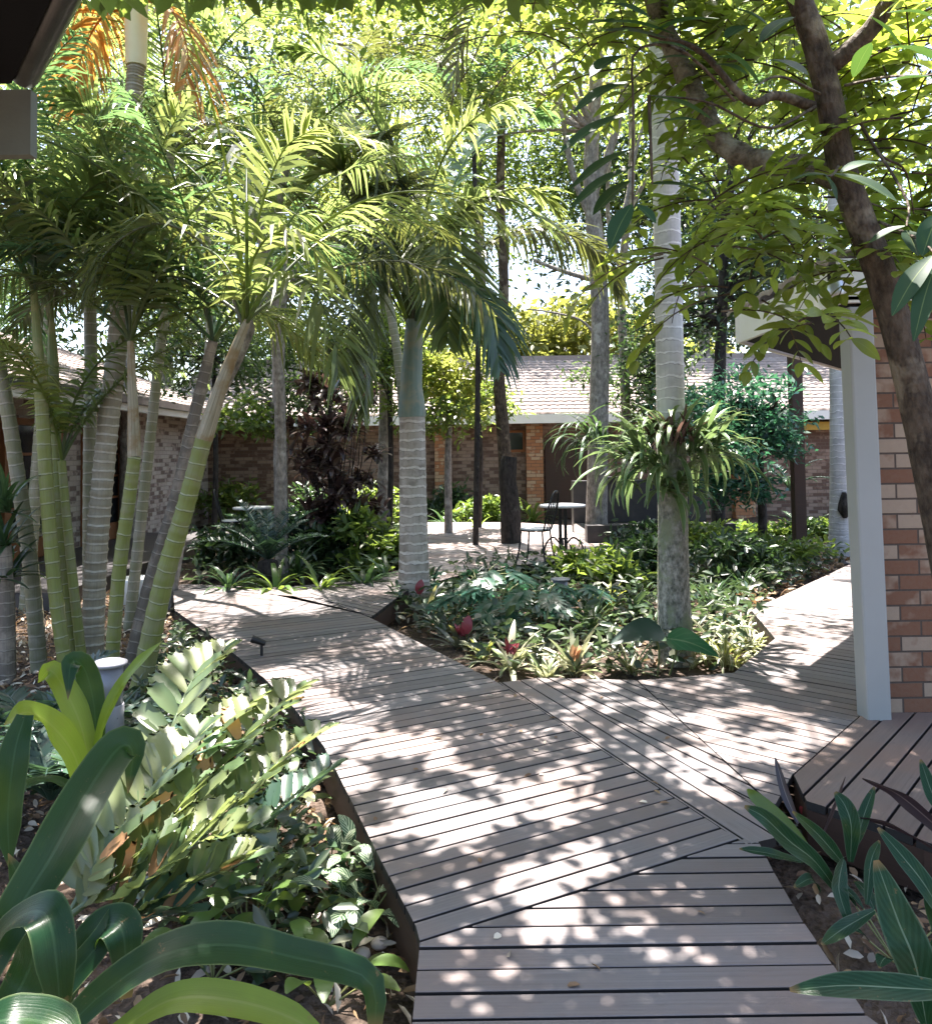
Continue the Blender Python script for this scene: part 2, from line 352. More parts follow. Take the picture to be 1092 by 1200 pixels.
M['crown_mid'] = leafmat('leaf_mid_green', (.07, .115, .03), (.34, .46, .07), .4, .46, .8)
M['crown_deep'] = leafmat('leaf_deep_green', (.045, .08, .03), (.16, .25, .06), .4, .36, .9)
M['crown_dark'] = leafmat('leaf_dark_green', (.028, .055, .024), (.09, .17, .04), .36, .3, .8)
M['crown_teal'] = leafmat('leaf_teal', (.03, .095, .06), (.08, .26, .11), .34, .32, .7)
M['crown_far'] = leafmat('leaf_far', (.13, .15, .03), (.4, .42, .08), .5, .4, .6)
M['big_leaf'] = leafmat('big_leaf', (.02, .05, .026), (.13, .25, .04), .5, .26, .6, midrib=((.12, .16, .06), .03), spec=.12)
M['spray'] = leafmat('spray_leaf', (.075, .125, .025), (.42, .52, .06), .36, .5, .7, ((.13, .17, .03), .6), midrib=((.2, .24, .08), .03))
M['purple'] = leafmat('leaf_purple', (.06, .038, .038), (.16, .08, .06), .28, .25, .9, ((.13, .095, .08), .65))
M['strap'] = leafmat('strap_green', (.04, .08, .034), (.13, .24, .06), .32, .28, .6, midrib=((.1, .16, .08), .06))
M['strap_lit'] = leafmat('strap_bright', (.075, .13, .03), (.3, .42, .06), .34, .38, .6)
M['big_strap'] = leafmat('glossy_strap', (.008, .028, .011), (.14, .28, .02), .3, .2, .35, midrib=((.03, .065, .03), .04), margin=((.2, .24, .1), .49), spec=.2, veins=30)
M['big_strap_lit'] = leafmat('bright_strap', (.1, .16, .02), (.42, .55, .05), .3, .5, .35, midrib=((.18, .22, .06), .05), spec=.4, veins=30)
M['spider'] = leafmat('spider_leaf', (.085, .15, .06), (.25, .36, .12), .34, .28, .4, margin=((.33, .38, .22), .43))
M['varieg'] = leafmat('variegated_leaf', (.12, .15, .065), None, .4, .28, .5, margin=((.5, .49, .34), .3))
M['pale_brom'] = leafmat('pale_bromeliad', (.36, .37, .25), (.5, .5, .25), .4, .3, .5, ((.18, .22, .1), .6))
M['grey_brom'] = leafmat('grey_leaf', (.16, .17, .15), None, .36, .25, .6, ((.07, .08, .06), .5))
M['red'] = leafmat('red_bract', (.28, .05, .07), (.4, .08, .1), .4, .3, .4)
M['orange'] = leafmat('orange_bract', (.45, .24, .14), (.6, .35, .18), .45, .3, .4)
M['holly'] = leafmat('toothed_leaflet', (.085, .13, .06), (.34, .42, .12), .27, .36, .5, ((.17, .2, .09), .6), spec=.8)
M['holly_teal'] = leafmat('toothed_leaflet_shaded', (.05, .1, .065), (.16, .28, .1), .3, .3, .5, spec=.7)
M['holly_dead'] = leafmat('toothed_leaflet_dead', (.5, .26, .12), (.7, .35, .12), .5, .35, .5)
M['calathea'] = leafmat('striped_leaf', (.03, .07, .03), (.1, .2, .05), .34, .25, .4, stripes=((.36, .42, .28), 46., -30., .45), midrib=((.36, .42, .28), .05))
M['strom'] = leafmat('white_ribbed_leaf', (.01, .032, .014), (.06, .15, .04), .27, .2, .4, stripes=((.02, .055, .028), 60., -40., .1), midrib=((.2, .27, .17), .03), margin=((.15, .2, .13), .48), spec=.16, veins=22)
M['strom_dark'] = leafmat('dark_underside_leaf', (.03, .022, .025), (.07, .03, .035), .3, .2, .4, midrib=((.16, .12, .11), .04))
M['colocasia'] = leafmat('elephant_ear', (.025, .13, .055), (.1, .36, .08), .3, .35, .2, midrib=((.2, .32, .16), .04), stripes=((.06, .2, .09), 30., -26., .9))
M['cover'] = leafmat('cover_leaf', (.04, .065, .035), (.12, .2, .06), .32, .25, .9, ((.13, .14, .1), .75))
M['fern'] = leafmat('fern_teal', (.03, .06, .045), (.08, .16, .06), .34, .25, .6)
M['lime'] = leafmat('lime_leaf', (.24, .27, .04), (.55, .56, .06), .45, .4, .5)
M['white'] = plain('white_paint', (.78, .78, .76), .45, 0, .25, (.6, .58, .52), 3)
M['postgrey'] = plain('post_paint', (.33, .335, .325), .45, 0, .3, (.26, .27, .26), 2.5, .05)
M['concrete'] = plain('grey_render', (.12, .135, .11), .8, 0, .5, (.08, .09, .075), 9, .4)
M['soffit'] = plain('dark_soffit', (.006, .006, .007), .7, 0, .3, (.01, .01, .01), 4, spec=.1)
M['gutter'] = plain('gutter', (.02, .022, .02), .3, .2, .4, (.2, .21, .19), 3)
M['steel'] = plain('steel', (.55, .56, .6), .32, .75, .25, (.4, .4, .42), 6)
M['galv'] = plain('pale_metal', (.2, .2, .225), .45, .25, .3, (.36, .37, .4), 5)
M['iron'] = plain('black_iron', (.014, .014, .015), .45, .3, .3, (.03, .025, .02), 9)
M['tabletop'] = plain('white_top', (.72, .72, .73), .4, 0, .2, (.5, .48, .44), 6)
M['darkstone'] = plain('dark_stone', (.03, .028, .03), .5, 0, .5, (.075, .065, .06), 4)
M['timber'] = woodmat('brown_timber', (.2, .085, .035), .2)
M['darktimber'] = woodmat('dark_timber', (.05, .03, .022), .2)
M['glass'] = plain('window_glass', (.02, .022, .025), .08, 0, .1, (.03, .03, .03), 2, .0)
M['brick'] = brickmat('cream_red_brick', (.4, .3, .22), (.3, .19, .13), (.19, .08, .045), (.06, .045, .04), .58)
M['brick_pale'] = brickmat('pale_brick', (.52, .45, .41), (.38, .29, .26), (.15, .1, .09), (.32, .28, .26), .68)
M['brick_red'] = brickmat('red_brick', (.42, .2, .1), (.32, .13, .07), (.5, .36, .24), (.14, .1, .08), .7)
M['brick_dark'] = brickmat('dark_brick', (.17, .11, .09), (.11, .06, .05), (.26, .19, .15), (.05, .04, .04), .7)
M['brick_mottled'] = brickmat('mottled_brick', (.34, .25, .2), (.22, .14, .11), (.12, .07, .055), (.16, .13, .11), .6)
def roofmat():
    s = NT('clay_tile'); ob = s.n('TexCoord').outputs['Object']
    rnd = s.n('NewGeometry').outputs['Random Per Island']
    n1 = s.noise(1.4, 5, ob, .6).outputs[0]; n2 = s.noise(16, 4, ob, .6).outputs[0]
    c = s.mix(s.ramp(n1, [(.35, 0.), (.68, 1.)]), (.27, .215, .19), (.35, .3, .275))
    c = s.mix(s.math('MULTIPLY', s.ramp(n2, [(.5, 0.), (.7, 1.)]), .6), c, (.2, .15, .135))
    c = s.n('HueSaturation', {'Value': s.math('ADD', .85, s.math('MULTIPLY', rnd, .3)), 'Color': c}).outputs[0]
    return s.done(pbr(s, c, .8, bump=n2, bstr=.3, bdist=.01))
M['tile'] = roofmat()

# ------------------------------------------------------------------ ground and decks
def clip(poly, nx, ny, c):            # keep nx*x+ny*y >= c
    out = []; n = len(poly)
    for k in range(n):
        a, b = poly[k], poly[(k+1) % n]; da = nx*a[0]+ny*a[1]-c; db = nx*b[0]+ny*b[1]-c
        if da >= 0: out.append(a)
        if da*db < 0: t = da/(da-db); out.append((a[0]+t*(b[0]-a[0]), a[1]+t*(b[1]-a[1])))
    return out
def deck(name, poly, ang, mat, pitch_=.1, gap=.012, z1=0.0, th=.035, shift=0.0):
    poly = [(float(p[0]), float(p[1])) for p in poly]
    if sum(poly[k-1][0]*poly[k][1]-poly[k][0]*poly[k-1][1] for k in range(len(poly))) < 0: poly = poly[::-1]
    dx, dy = cos(ang), sin(ang); nx, ny = -dy, dx
    vals = [nx*p[0]+ny*p[1] for p in poly]; mb = MB(); k = math.floor(min(vals)/pitch_)
    while k*pitch_ < max(vals):
        lo = k*pitch_+shift; hi = lo+pitch_-gap; k += 1
        q = clip(clip(poly, nx, ny, lo), -nx, -ny, -hi)
        if len(q) < 3: continue
        us = [dx*p[0]+dy*p[1] for p in q]
        zz = z1 + random.uniform(-.0018, .0018); b = .002; n = len(q)
        q = np.array(q); cen = q.mean(0)
        # a small rounding on the long edges
        ww = q @ np.array([nx, ny]); top = q.copy()
        top += np.outer(np.where(ww > (lo+hi)/2, -b, b)*(np.abs(ww-(lo+hi)/2) > (hi-lo)*.3), [nx, ny])
        v = [[*p, zz] for p in top] + [[*p, zz-b] for p in q] + [[*p, zz-th] for p in q]
        uv = [[p @ np.array([dx, dy]), p @ np.array([nx, ny])] for p in q]*3
        qs = []; 
        for i in range(n):
            j = (i+1) % n; qs += [[i+n, j+n, j, i], [i+2*n, j+2*n, j+n, i+n]]
        tr = [list(x) for x in tessellate_polygon([[Vector((p[0], p[1], 0)) for p in top]])]
        tr = [x if np.cross(top[x[1]]-top[x[0]], top[x[2]]-top[x[0]]) > 0 else x[::-1] for x in tr]
        mb.add(v, qs, tr, uv)
    return tag(mb.build(name, mat, smooth=False), kind='structure')
def skirt(name, pts, mat, z0=-.2, z1=-.032, t=.035):
    mb = MB()
    for a, b in zip(pts[:-1], pts[1:]):
        a = np.array(a[:2], float); b = np.array(b[:2], float); d = unit(b-a); nrm = np.array([-d[1], d[0]])*t
        prism(mb, [a, b, b+nrm, a+nrm], z0, z1)
    return tag(mb.build(name, mat, smooth=False), kind='structure')
g2 = lambda px, py, z=0: G(px, py, z)[:2]

gm = MB()                              # the garden soil: a gently uneven sheet, flat far away
xs = np.concatenate([[-150, -60, -25], np.linspace(-10, 10, 121), [25, 60, 150]]); ys = np.concatenate([[-30, -8], np.linspace(.4, 17, 101), [25, 60, 200]])
X, Y_ = np.meshgrid(xs, ys)
Zg = -.24 + .03*np.sin(X*2.1+1)*np.cos(Y_*1.7) + .02*np.sin(X*5.3+Y_*4.1) + rng.normal(0, .008, X.shape)
Zg[:2] = -.24; Zg[-3:] = -.24; Zg[:, :3] = -.24; Zg[:, -3:] = -.24
i = np.arange(len(ys)-1)[:, None]*len(xs)+np.arange(len(xs)-1)[None]
gm.add(np.stack([X, Y_, Zg], -1), np.stack([i, i+1, i+len(xs)+1, i+len(xs)], -1))
tag(gm.build('ground', M['soil']), kind='structure')

kB = g2(492, 1105); kBr = g2(868, 984)
angB = math.atan2(kBr[1]-kB[1], kBr[0]-kB[0])
polyA = [kB, (kB[0], .3), (1.9, .3), g2(1015, 1190), g2(985, 1145), g2(941, 1081), g2(906, 1021), g2(884, 978), kBr]
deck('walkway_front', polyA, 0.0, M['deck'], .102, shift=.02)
sA, sB = g2(584, 800), g2(846, 972)    # the lengthwise boards between the two paths
off = unit(np.array([sB[1]-sA[1], -(sB[0]-sA[0])]))
off = off if off[0] > 0 else -off
eps = .006
Ledge = [kB, g2(487, 1085), g2(445, 1005), g2(415, 945), g2(380, 875), g2(345, 830), g2(310, 795), g2(255, 750), g2(205, 715)]
kE1, kE2 = g2(377, 702), g2(434, 724)
polyB = Ledge + [g2(203, 688), g2(300, 689), g2(425, 693), kE2, sA, sB, kBr]
polyB[0] = polyB[0] + np.array([0, eps*1.5]); polyB[-1] = polyB[-1] + np.array([-.003, eps*1.5])
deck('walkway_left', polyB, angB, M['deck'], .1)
angS = math.atan2(sB[1]-sA[1], sB[0]-sA[0])
ex = (sB-sA)
polyC = [sA+off*eps, sB+ex*.06+off*eps, sB+ex*.06+off*.27, sA+off*.27]
deck('walkway_seam', polyC, angS, M['deck'], .132, shift=float(off @ [0, 0]))
d1 = g2(905, 935)
polyD1 = [sA+off*.277, sB+ex*.06+off*.277, g2(868, 935), g2(905, 945), g2(745, 797)]
deck('walkway_middle', polyD1, R(-64), M['deck'], .1)
pA, pB_ = g2(940, 899), g2(1003, 843)
pdir = unit(pB_-pA); angP = math.atan2(pdir[1], pdir[0])
polyD2 = [g2(747, 797), g2(907, 945), pA-pdir*.12, pB_+pdir*12+np.array([.0, 0]), pB_+pdir*12+np.array([-pdir[1], pdir[0]])*2.4, g2(1005, 657), g2(880, 715), g2(908, 748), g2(860, 788)]
pn = np.array([-pdir[1], pdir[0]])
polyD2[2] = polyD2[2]+pn*.006; polyD2[3] = polyD2[3]+pn*.006
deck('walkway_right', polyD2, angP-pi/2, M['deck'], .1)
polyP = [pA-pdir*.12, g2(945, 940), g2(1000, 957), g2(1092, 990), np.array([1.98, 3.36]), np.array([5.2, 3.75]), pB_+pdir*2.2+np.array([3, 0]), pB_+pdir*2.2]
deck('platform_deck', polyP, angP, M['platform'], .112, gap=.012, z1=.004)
skirt('walkway_edge_board', [p for p in Ledge[::-1]]+[(kB[0], .3)], M['darktimber'], t=.03)
skirt('platform_edge_board', [np.array([5.2, 3.75]), np.array([1.98, 3.36]), g2(1092, 990), g2(1000, 957), g2(945, 940), pA-pdir*.12], M['darktimber'], t=-.03)
skirt('bed_edge_board', [g2(434, 724), sA, g2(745, 797), g2(860, 788), g2(908, 748), g2(880, 715), g2(1005, 657)], M['darktimber'], t=-.03)
ee = np.array([.006, .004])
polyE = [kE2+ee, kE1+ee, g2(203, 688)+np.array([0, .008]), g2(215, 685), g2(330, 689), g2(420, 681), g2(470, 668), g2(480, 690)]
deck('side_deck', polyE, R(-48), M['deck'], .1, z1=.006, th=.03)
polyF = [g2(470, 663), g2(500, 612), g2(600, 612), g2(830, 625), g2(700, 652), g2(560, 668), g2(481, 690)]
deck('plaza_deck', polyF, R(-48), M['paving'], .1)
skirt('plaza_edge_board', [g2(480, 690), g2(434, 724)], M['darktimber'], t=-.03)

# ------------------------------------------------------------------ buildings
def tiled_roof(mb, o, u, v, lu, lv, tw=.22, th=.32):       # u along the eave, v up the slope; rows of wavy tiles
    o, u, v = (np.asarray(x, float) for x in (o, u, v)); u, v = unit(u), unit(v); nn = np.cross(u, v); nn = nn if nn[2] > 0 else -nn
    nc = int(lu/tw*6)+1; a = np.linspace(0, lu, nc); hgt = .028*np.abs(np.sin(pi*a/tw))**.8
    for r in range(int(lv/th)):
        b0, b1 = r*th, (r+1)*th+.03
        lo = o + np.outer(a, u) + v*b0 + np.outer(hgt+.03, nn); hi = o + np.outer(a, u) + v*b1 + np.outer(hgt+.004, nn); lip = lo - nn*.03
        k = np.arange(nc-1)
        mb.add(np.concatenate([lip, lo, hi]), np.concatenate([np.stack([k, k+1, k+nc+1, k+nc], 1), np.stack([k+nc, k+nc+1, k+2*nc+1, k+2*nc], 1)]))
# far house
t = thing('brick_house', (3, 20.2, -.2), 'low brick house with pale clay tiled roof at the far end of the garden', 'house')
mb = MB(); box(mb, (-7.5, 20.3, -.3), (15, 20.6, 2.35)); mb.build('wall', M['brick_mottled'], t, False)
mb = MB(); tiled_roof(mb, (-8, 19.6, 2.42), (1, 0, 0), (0, 5.2, 1.95), 24, 5.5); rf = mb.build('roof', M['tile'], t)
mb = MB(); box(mb, (-8, 24.6, 4.3), (16, 24.9, 4.48)); mb.build('ridge', M['tile'], rf, False)
mb = MB(); box(mb, (-8, 19.5, 2.2), (16, 19.6, 2.42)); mb.build('fascia', M['white'], t, False)
mb = MB(); box(mb, (-8, 19.6, 2.22), (16, 20.3, 2.26)); mb.build('soffit', M['darktimber'], t, False)
for x, w_, k in ((1.72, .42, 'brick_red'), (-.6, .4, 'brick_red'), (7.0, .5, 'brick_red')):
    mb = MB(); box(mb, (x-w_/2, 20.02, -.3), (x+w_/2, 20.3, 2.2)); mb.build('brick_pier', M[k], t, False)
mb = MB(); box(mb, (2.0, 20.2, -.2), (3.3, 20.297, 1.75)); dr = mb.build('door', M['darktimber'], t, False)
mb = MB(); box(mb, (3.15, 20.17, .8), (3.19, 20.2, .95)); mb.build('handle', M['steel'], dr, False)
mb = MB(); box(mb, (.9, 20.25, 1.5), (1.5, 20.297, 2.05)); wn = mb.build('window', M['timber'], t, False)
mb = MB(); box(mb, (.96, 20.245, 1.56), (1.44, 20.25, 1.99)); mb.build('pane', M['glass'], wn, False)
mb = MB(); box(mb, (7.3, 19.9, 1.95), (12, 20.1, 2.15)); mb.build('beam', plain('yellow_beam', (.5, .33, .05), .6), t, False)
# left house: the front runs away from us
t = thing('brick_house', (-6.6, 13, -.2), 'long pale brick house with a grey roof and brown doors behind the palm clump', 'house')
mb = MB(); box(mb, (-7.0, 9.2, -.3), (-6.6, 20.3, 2.4)); mb.build('wall', M['brick_pale'], t, False)
mb = MB(); box(mb, (-9.5, 8.8, -.3), (-6.55, 9.2, 2.4)); box(mb, (-6.6, 9.2, -.3), (-6.4, 10.9, 2.4)); mb.build('wall', M['brick_red'], t, False)
mb = MB(); tiled_roof(mb, (-5.75, 8.2, 2.52), (0, 1, 0), (-5, 0, 1.9), 12.2, 5.2); mb.build('roof', M['tile'], t)
mb = MB(); box(mb, (-5.75, 8.2, 2.28), (-5.63, 20.2, 2.46)); mb.build('fascia', M['white'], t, False)
mb = MB(); box(mb, (-5.63, 8.2, 2.40), (-5.5, 20.2, 2.52)); mb.build('gutter', M['gutter'], t, False)
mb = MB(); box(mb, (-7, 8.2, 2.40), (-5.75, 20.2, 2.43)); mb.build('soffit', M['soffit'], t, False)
for y0 in (11.2, 13.6):
    mb = MB(); box(mb, (-6.6, y0, -.03), (-6.5, y0+.12, 2.1)); box(mb, (-6.6, y0+1.5, -.03), (-6.5, y0+1.62, 2.1)); box(mb, (-6.6, y0+.12, 2.0), (-6.5, y0+1.5, 2.1))
    box(mb, (-6.597, y0+.12, .0), (-6.53, y0+.22, 2.0)); box(mb, (-6.597, y0+1.4, .0), (-6.53, y0+1.5, 2.0)); box(mb, (-6.597, y0+.22, .0), (-6.53, y0+1.4, .3))
    for z in (.75, 1.15, 1.55): box(mb, (-6.597, y0+.22, z), (-6.545, y0+1.4, z+.04))
    dr = mb.build('door', M['timber'], t, False)
    mb = MB(); box(mb, (-6.592, y0+.222, .302), (-6.57, y0+1.398, 1.998)); mb.build('glass', M['glass'], dr, False)
mb = MB(); box(mb, (-6.6, 9.0, -.28), (-4.6, 16, -.012)); tag(mb.build('porch_floor', M['darkstone'], smooth=False), kind='structure')
mb = MB(); box(mb, (-6.4, 9.4, .95), (-6.36, 10.6, 1.9)); wn = mb.build('window', M['darktimber'], t, False)
mb = MB(); box(mb, (-6.36, 9.47, 1.02), (-6.352, 10.53, 1.83)); mb.build('pane', M['glass'], wn, False)
# right house: roof corner, post and brick wall
t = thing('brick_house', (2.6, 4.6, 0), 'brick house corner with a white fascia over the walkway at right', 'house')
wy = P(1035, 800, 4.55)
mb = MB(); box(mb, (2.3, 4.52, -.25), (6.5, 4.75, 2.34)); mb.build('wall', M['brick'], t, False)
pd = np.array([1.6, 2.0]); pd /= np.linalg.norm(pd)
c1, c2 = np.array([2.13, 4.42]), np.array([2.12, 6.02]); c3 = c2+pd*3.2
so_ = [c1, (7, 4.42), (7, c3[1]), c3, c2]
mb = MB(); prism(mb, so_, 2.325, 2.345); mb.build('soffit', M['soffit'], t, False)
def fascia(a, b, z0, z1, th, name, mat):
    a, b = np.asarray(a, float), np.asarray(b, float); d = unit(b-a); n_ = np.array([-d[1], d[0]])*th
    m_ = MB(); prism(m_, [a, b, b+n_, a+n_], z0, z1); return m_.build(name, mat, t, False)
fascia(c1, c2, 2.31, 2.52, .03, 'fascia', M['white']); fascia(c2+np.array([-.03, .0]), c3, 2.31, 2.52, .03, 'fascia', M['white']); fascia((7, 4.42), c1+np.array([-.03, 0]), 2.31, 2.56, -.03, 'fascia', M['white'])
mb = MB(); tiled_roof(mb, (2.13, 4.4, 2.56), (0, 1, 0), (5, 0, 1.5), 2.0, 5); mb.build('roof', M['tile'], t)
mb = MB()
pt, pb = P(1003, 384, 4.42), P(1031, 848, 4.40); pb[2] = .0
wt, wb_ = .095, .135; d_ = .13
cc = []
for p, w_ in ((pb, wb_), (pt+np.array([0.03, 0, .12]), wt+.045)):
    cc += [[p[0]-w_/2, p[1], p[2]], [p[0]+w_/2, p[1], p[2]], [p[0]+w_/2, p[1]+d_, p[2]], [p[0]-w_/2, p[1]+d_, p[2]]]
cc = np.array(cc); b_ = .012
for ring in range(2): 
    pass
mb.add(cc, [[0, 1, 5, 4], [1, 2, 6, 5], [2, 3, 7, 6], [3, 0, 4, 7], [4, 5, 6, 7]])
po = mb.build('post', M['postgrey'], t, False)
bv = po.modifiers.new('bevel', 'BEVEL'); bv.width = .012; bv.segments = 2
mb = MB(); box(mb, (4.82, 11.7, -.25), (4.98, 11.86, 2.95)); tag(mb.build('timber_post', M['darktimber'], smooth=False), 'dark timber post rising behind the teal leaved tree', 'post')
# wall lamp
lp = P(977, 338, 4.36); t = thing('wall_lamp', lp, 'shiny steel cylinder lamp on the white fascia beside the leaning trunk', 'lamp')
mb = MB(); lathe(mb, [(0, -.055), (.05, -.055), (.053, -.05), (.053, .03), (.04, .04), (0, .04)], lp); mb.build('body', M['steel'], t)
mb = MB(); lathe(mb, [(0, .041), (.034, .041), (.034, .10), (.045, .105), (.045, .125), (0, .13)], lp); mb.build('cap', M['gutter'], t)
mb = MB(); box(mb, lp+np.array([-.02, .04, -.02]), lp+np.array([.02, .075, .02])); mb.build('bracket', M['steel'], t, False)
# near eave at the top left
t = thing('roof_eave', (-1.1, 1.97, 2.3), 'dark eave corner with a gutter over the top left of the garden', 'eave')
e0, e1 = G(68, -20, 2.4)[:2], G(14, 98, 2.4)[:2]; ed = unit(e1-e0)
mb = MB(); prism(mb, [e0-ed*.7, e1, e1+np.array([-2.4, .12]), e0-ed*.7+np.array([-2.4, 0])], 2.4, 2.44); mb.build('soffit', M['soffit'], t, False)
mb = MB(); gp = np.array([[*(e0-ed*.7), 2.43], [*e1, 2.43]]); tube(mb, spline(gp+np.array([.022, .015, 0]), 3), .034, 12); mb.build('gutter', M['gutter'], t)
mb = MB(); box(mb, (e1[0]-1.0, e1[1]+.02, 2.235), (e1[0]+.035, e1[1]+.05, 2.395)); mb.build('end_board', M['concrete'], t, False)

# ------------------------------------------------------------------ furniture and small things
def cafe_table(c, label, r=.33, h=.74):
    t = thing('cafe_table', c, label, 'table')
    mb = MB(); lathe(mb, [(0, h-.035), (r-.01, h-.035), (r, h-.02), (r, h-.006), (r-.008, h), (0, h)], c, 40); mb.build('tabletop', M['tabletop'], t)
    mb = MB()
    for k in range(4):
        a = k*pi/2+.4; tube(mb, [c+np.array([.055*cos(a), .055*sin(a), .1]), c+np.array([.055*cos(a), .055*sin(a), h-.04])], .014, 8)
    lathe(mb, [(0, h-.06), (.13, h-.05), (.13, h-.036), (0, h-.036)], c); lathe(mb, [(.0, .24), (.075, .245), (.075, .26), (0, .265)], c); mb.build('pedestal', M['iron'], t)
    for k in range(3):
        a = k*2*pi/3+.35; mb = MB(); pts = [(.05, .16), (.16, .25), (.28, .17), (.33, .02), (.29, .0)]
        tube(mb, spline([c+np.array([x*cos(a), x*sin(a), z+.012]) for x, z in pts], 16), .013, 8); mb.build('foot', M['iron'], t)
    return t
def cafe_chair(c, rz, label, s=1.0):
    t = thing('cafe_chair', c, label, 'chair')
    f = lambda x, y, z: c + s*np.array([x*cos(rz)-y*sin(rz), x*sin(rz)+y*cos(rz), z])
    mb = MB(); tube(mb, [f(0, 0, .45), f(0, 0, .475)], .2*s, 28); mb.build('seat', M['tabletop'], t)
    mb = MB(); th = np.linspace(0, 2*pi, 25); tube(mb, [f(.2*cos(a), .2*sin(a), .448) for a in th], .012*s, 8, False); mb.build('seat_frame', M['iron'], t)
    for x, y in ((.15, .15), (.15, -.15), (-.15, .15), (-.15, -.15)):
        mb = MB(); tube(mb, spline([f(x, y, .45), f(x*1.15, y*1.15, .2), f(x*1.4, y*1.4, .0)], 8), .012*s, 8); mb.build('leg', M['iron'], t)
    mb = MB(); tube(mb, spline([f(-.17, -.15, .45), f(-.24, -.19, .7), f(-.29, -.12, .92), f(-.3, 0, .97), f(-.29, .12, .92), f(-.24, .19, .7), f(-.17, .15, .45)], 28), .012*s, 8)
    for y in (-.09, -.03, .03, .09): tube(mb, spline([f(-.19, y, .45), f(-.25, y*1.2, .7), f(-.292, y*1.1, .94)], 8), .007*s, 6)
    mb.build('backrest', M['iron'], t)
    return t
cafe_table(G(660, 652), 'round white cafe table with black iron legs on the far deck')
cafe_chair(G(628, 660), 2.7, 'black iron cafe chair with white seat beside the round table')
pt_ = P(296, 626, 12.6); pt_[2] = -.01
cafe_table(pt_, 'small white topped table on the porch of the left house', .3, .7)
pc = P(274, 622, 12.9); pc[2] = -.01
cafe_chair(pc, .2, 'black wire chair with hooped back against the pale brick wall')
def bollard(c, h, r, label, mat):
    t = thing('bollard_light', c, label, 'bollard light')
    mb = MB(); lathe(mb, [(0, 0), (r, 0), (r, h*.62), (r*.96, h*.63), (0, h*.63)], c, 28); mb.build('body', M[mat], t)
    mb = MB(); lathe(mb, [(0, h*.62), (r*.93, h*.625), (r*.93, h*.94), (0, h*.93)], c, 28); mb.build('lens', M[mat], t)
    mb = MB(); lathe(mb, [(0, h*.93), (r*1.2, h*.945), (r*1.22, h*.955), (r*1.2, h*.97), (r*.9, h*.985), (0, h)], c, 28); mb.build('cap', M[mat], t)
c = P(128, 870, 4.35); c[2] = -.25; bollard(c, .66, .077, 'pale metal bollard light at the foot of the left palm clump', 'galv')
c = G(657, 722, -.22); bollard(c, .4, .085, 'short grey bollard light half hidden by leaves in the middle bed', 'galv')
c = G(307, 800, -.2); t = thing('spike_light', c, 'small black spike light beside the left edge of the walkway', 'light')
mb = MB(); tube(mb, [c, c+np.array([0, 0, .3])], .011, 8); mb.build('stake', M['iron'], t)
mb = MB(); tube(mb, [c+np.array([-.07, -.01, .33]), c+np.array([.03, .0, .29])], [.03, .02], 12); mb.build('lamp_head', M['iron'], t)
c = G(158, 712, -.22); t = None
mb = MB(); lathe(mb, [(0, 0), (.13, 0), (.19, .3), (.2, .34), (.17, .34), (.15, .28), (0, .28)], c, 24); tag(mb.build('flower_pot', M['white']), 'white flower pot behind the green palm canes', 'pot')
# dark pond wall
t = thing('pond_basin', (3.0, 14, 0), 'dark stone pond basin behind the white table', 'pond')
b0, b1 = P(700, 630, 13.2), P(850, 634, 12.6)
mb = MB(); box(mb, (b0[0]-.2, 13.0, -.2), (b1[0]+.3, 13.25, .28)); mb.build('rim', M['darkstone'], t, False)
mb = MB(); box(mb, (b0[0]-.2, 14.6, -.2), (b1[0]+.3, 14.9, .95)); mb.build('back_wall', M['darkstone'], t, False)
mb = MB(); box(mb, (b0[0]-.2, 13.25, -.2), (b1[0]+.3, 14.6, .2)); mb.build('water', plain('pond_water', (.012, .014, .014), .06, 0, .1, (.02, .02, .02), 3, .02), t, False)
mb = MB(); box(mb, (2.35, 14.55, .95), (3.0, 14.75, 1.02)); mb.build('spout', M['darkstone'], t, False)

# ------------------------------------------------------------------ gaps cut in the foliage overhead to let sun onto the boards
LIT = [  # sunny pools on the boards: centre, radii (photo pixels), strength
    (290, 705, 85, 13, .97), (465, 905, 98, 38, 1), (405, 870, 50, 24, .8), (530, 955, 88, 42, 1), (645, 935, 62, 30, .9), (660, 1050, 52, 62, 1), (600, 870, 70, 20, .55), (560, 860, 60, 14, .5),
    (720, 850, 80, 28, .7), (880, 865, 95, 32, .95), (930, 770, 60, 30, .97), (790, 815, 110, 20, .5), (850, 920, 50, 18, .9), (800, 900, 60, 20, .6), (740, 1000, 50, 25, .4), (525, 1175, 40, 30, .55), (640, 1140, 50, 22, .45), (800, 1120, 40, 16, .5), (870, 1040, 40, 18, .5), (560, 1130, 60, 22, .35), (760, 1080, 40, 40, .4),
    (330, 940, 70, 100, .9), (200, 960, 130, 120, .9), (130, 1010, 110, 100, .75), (290, 880, 110, 70, .9), (330, 830, 60, 40, .9), (240, 1130, 60, 40, .9), (400, 960, 40, 50, .9), (420, 1110, 50, 30, .8), (230, 740, 40, 40, .8), (700, 770, 90, 40, .8), (860, 755, 60, 40, .85), (560, 650, 80, 12, .4), (720, 650, 80, 14, .7)]
def shade(px, py):
    s = .93
    for cx, cy_, rx, ry, k in LIT:
        r2 = ((px-cx)/rx)**2+((py-cy_)/ry)**2
        if r2 < 1.7: s = min(s, 1-k*min(1, max(0, (1.7-r2)/.5)))
    return s
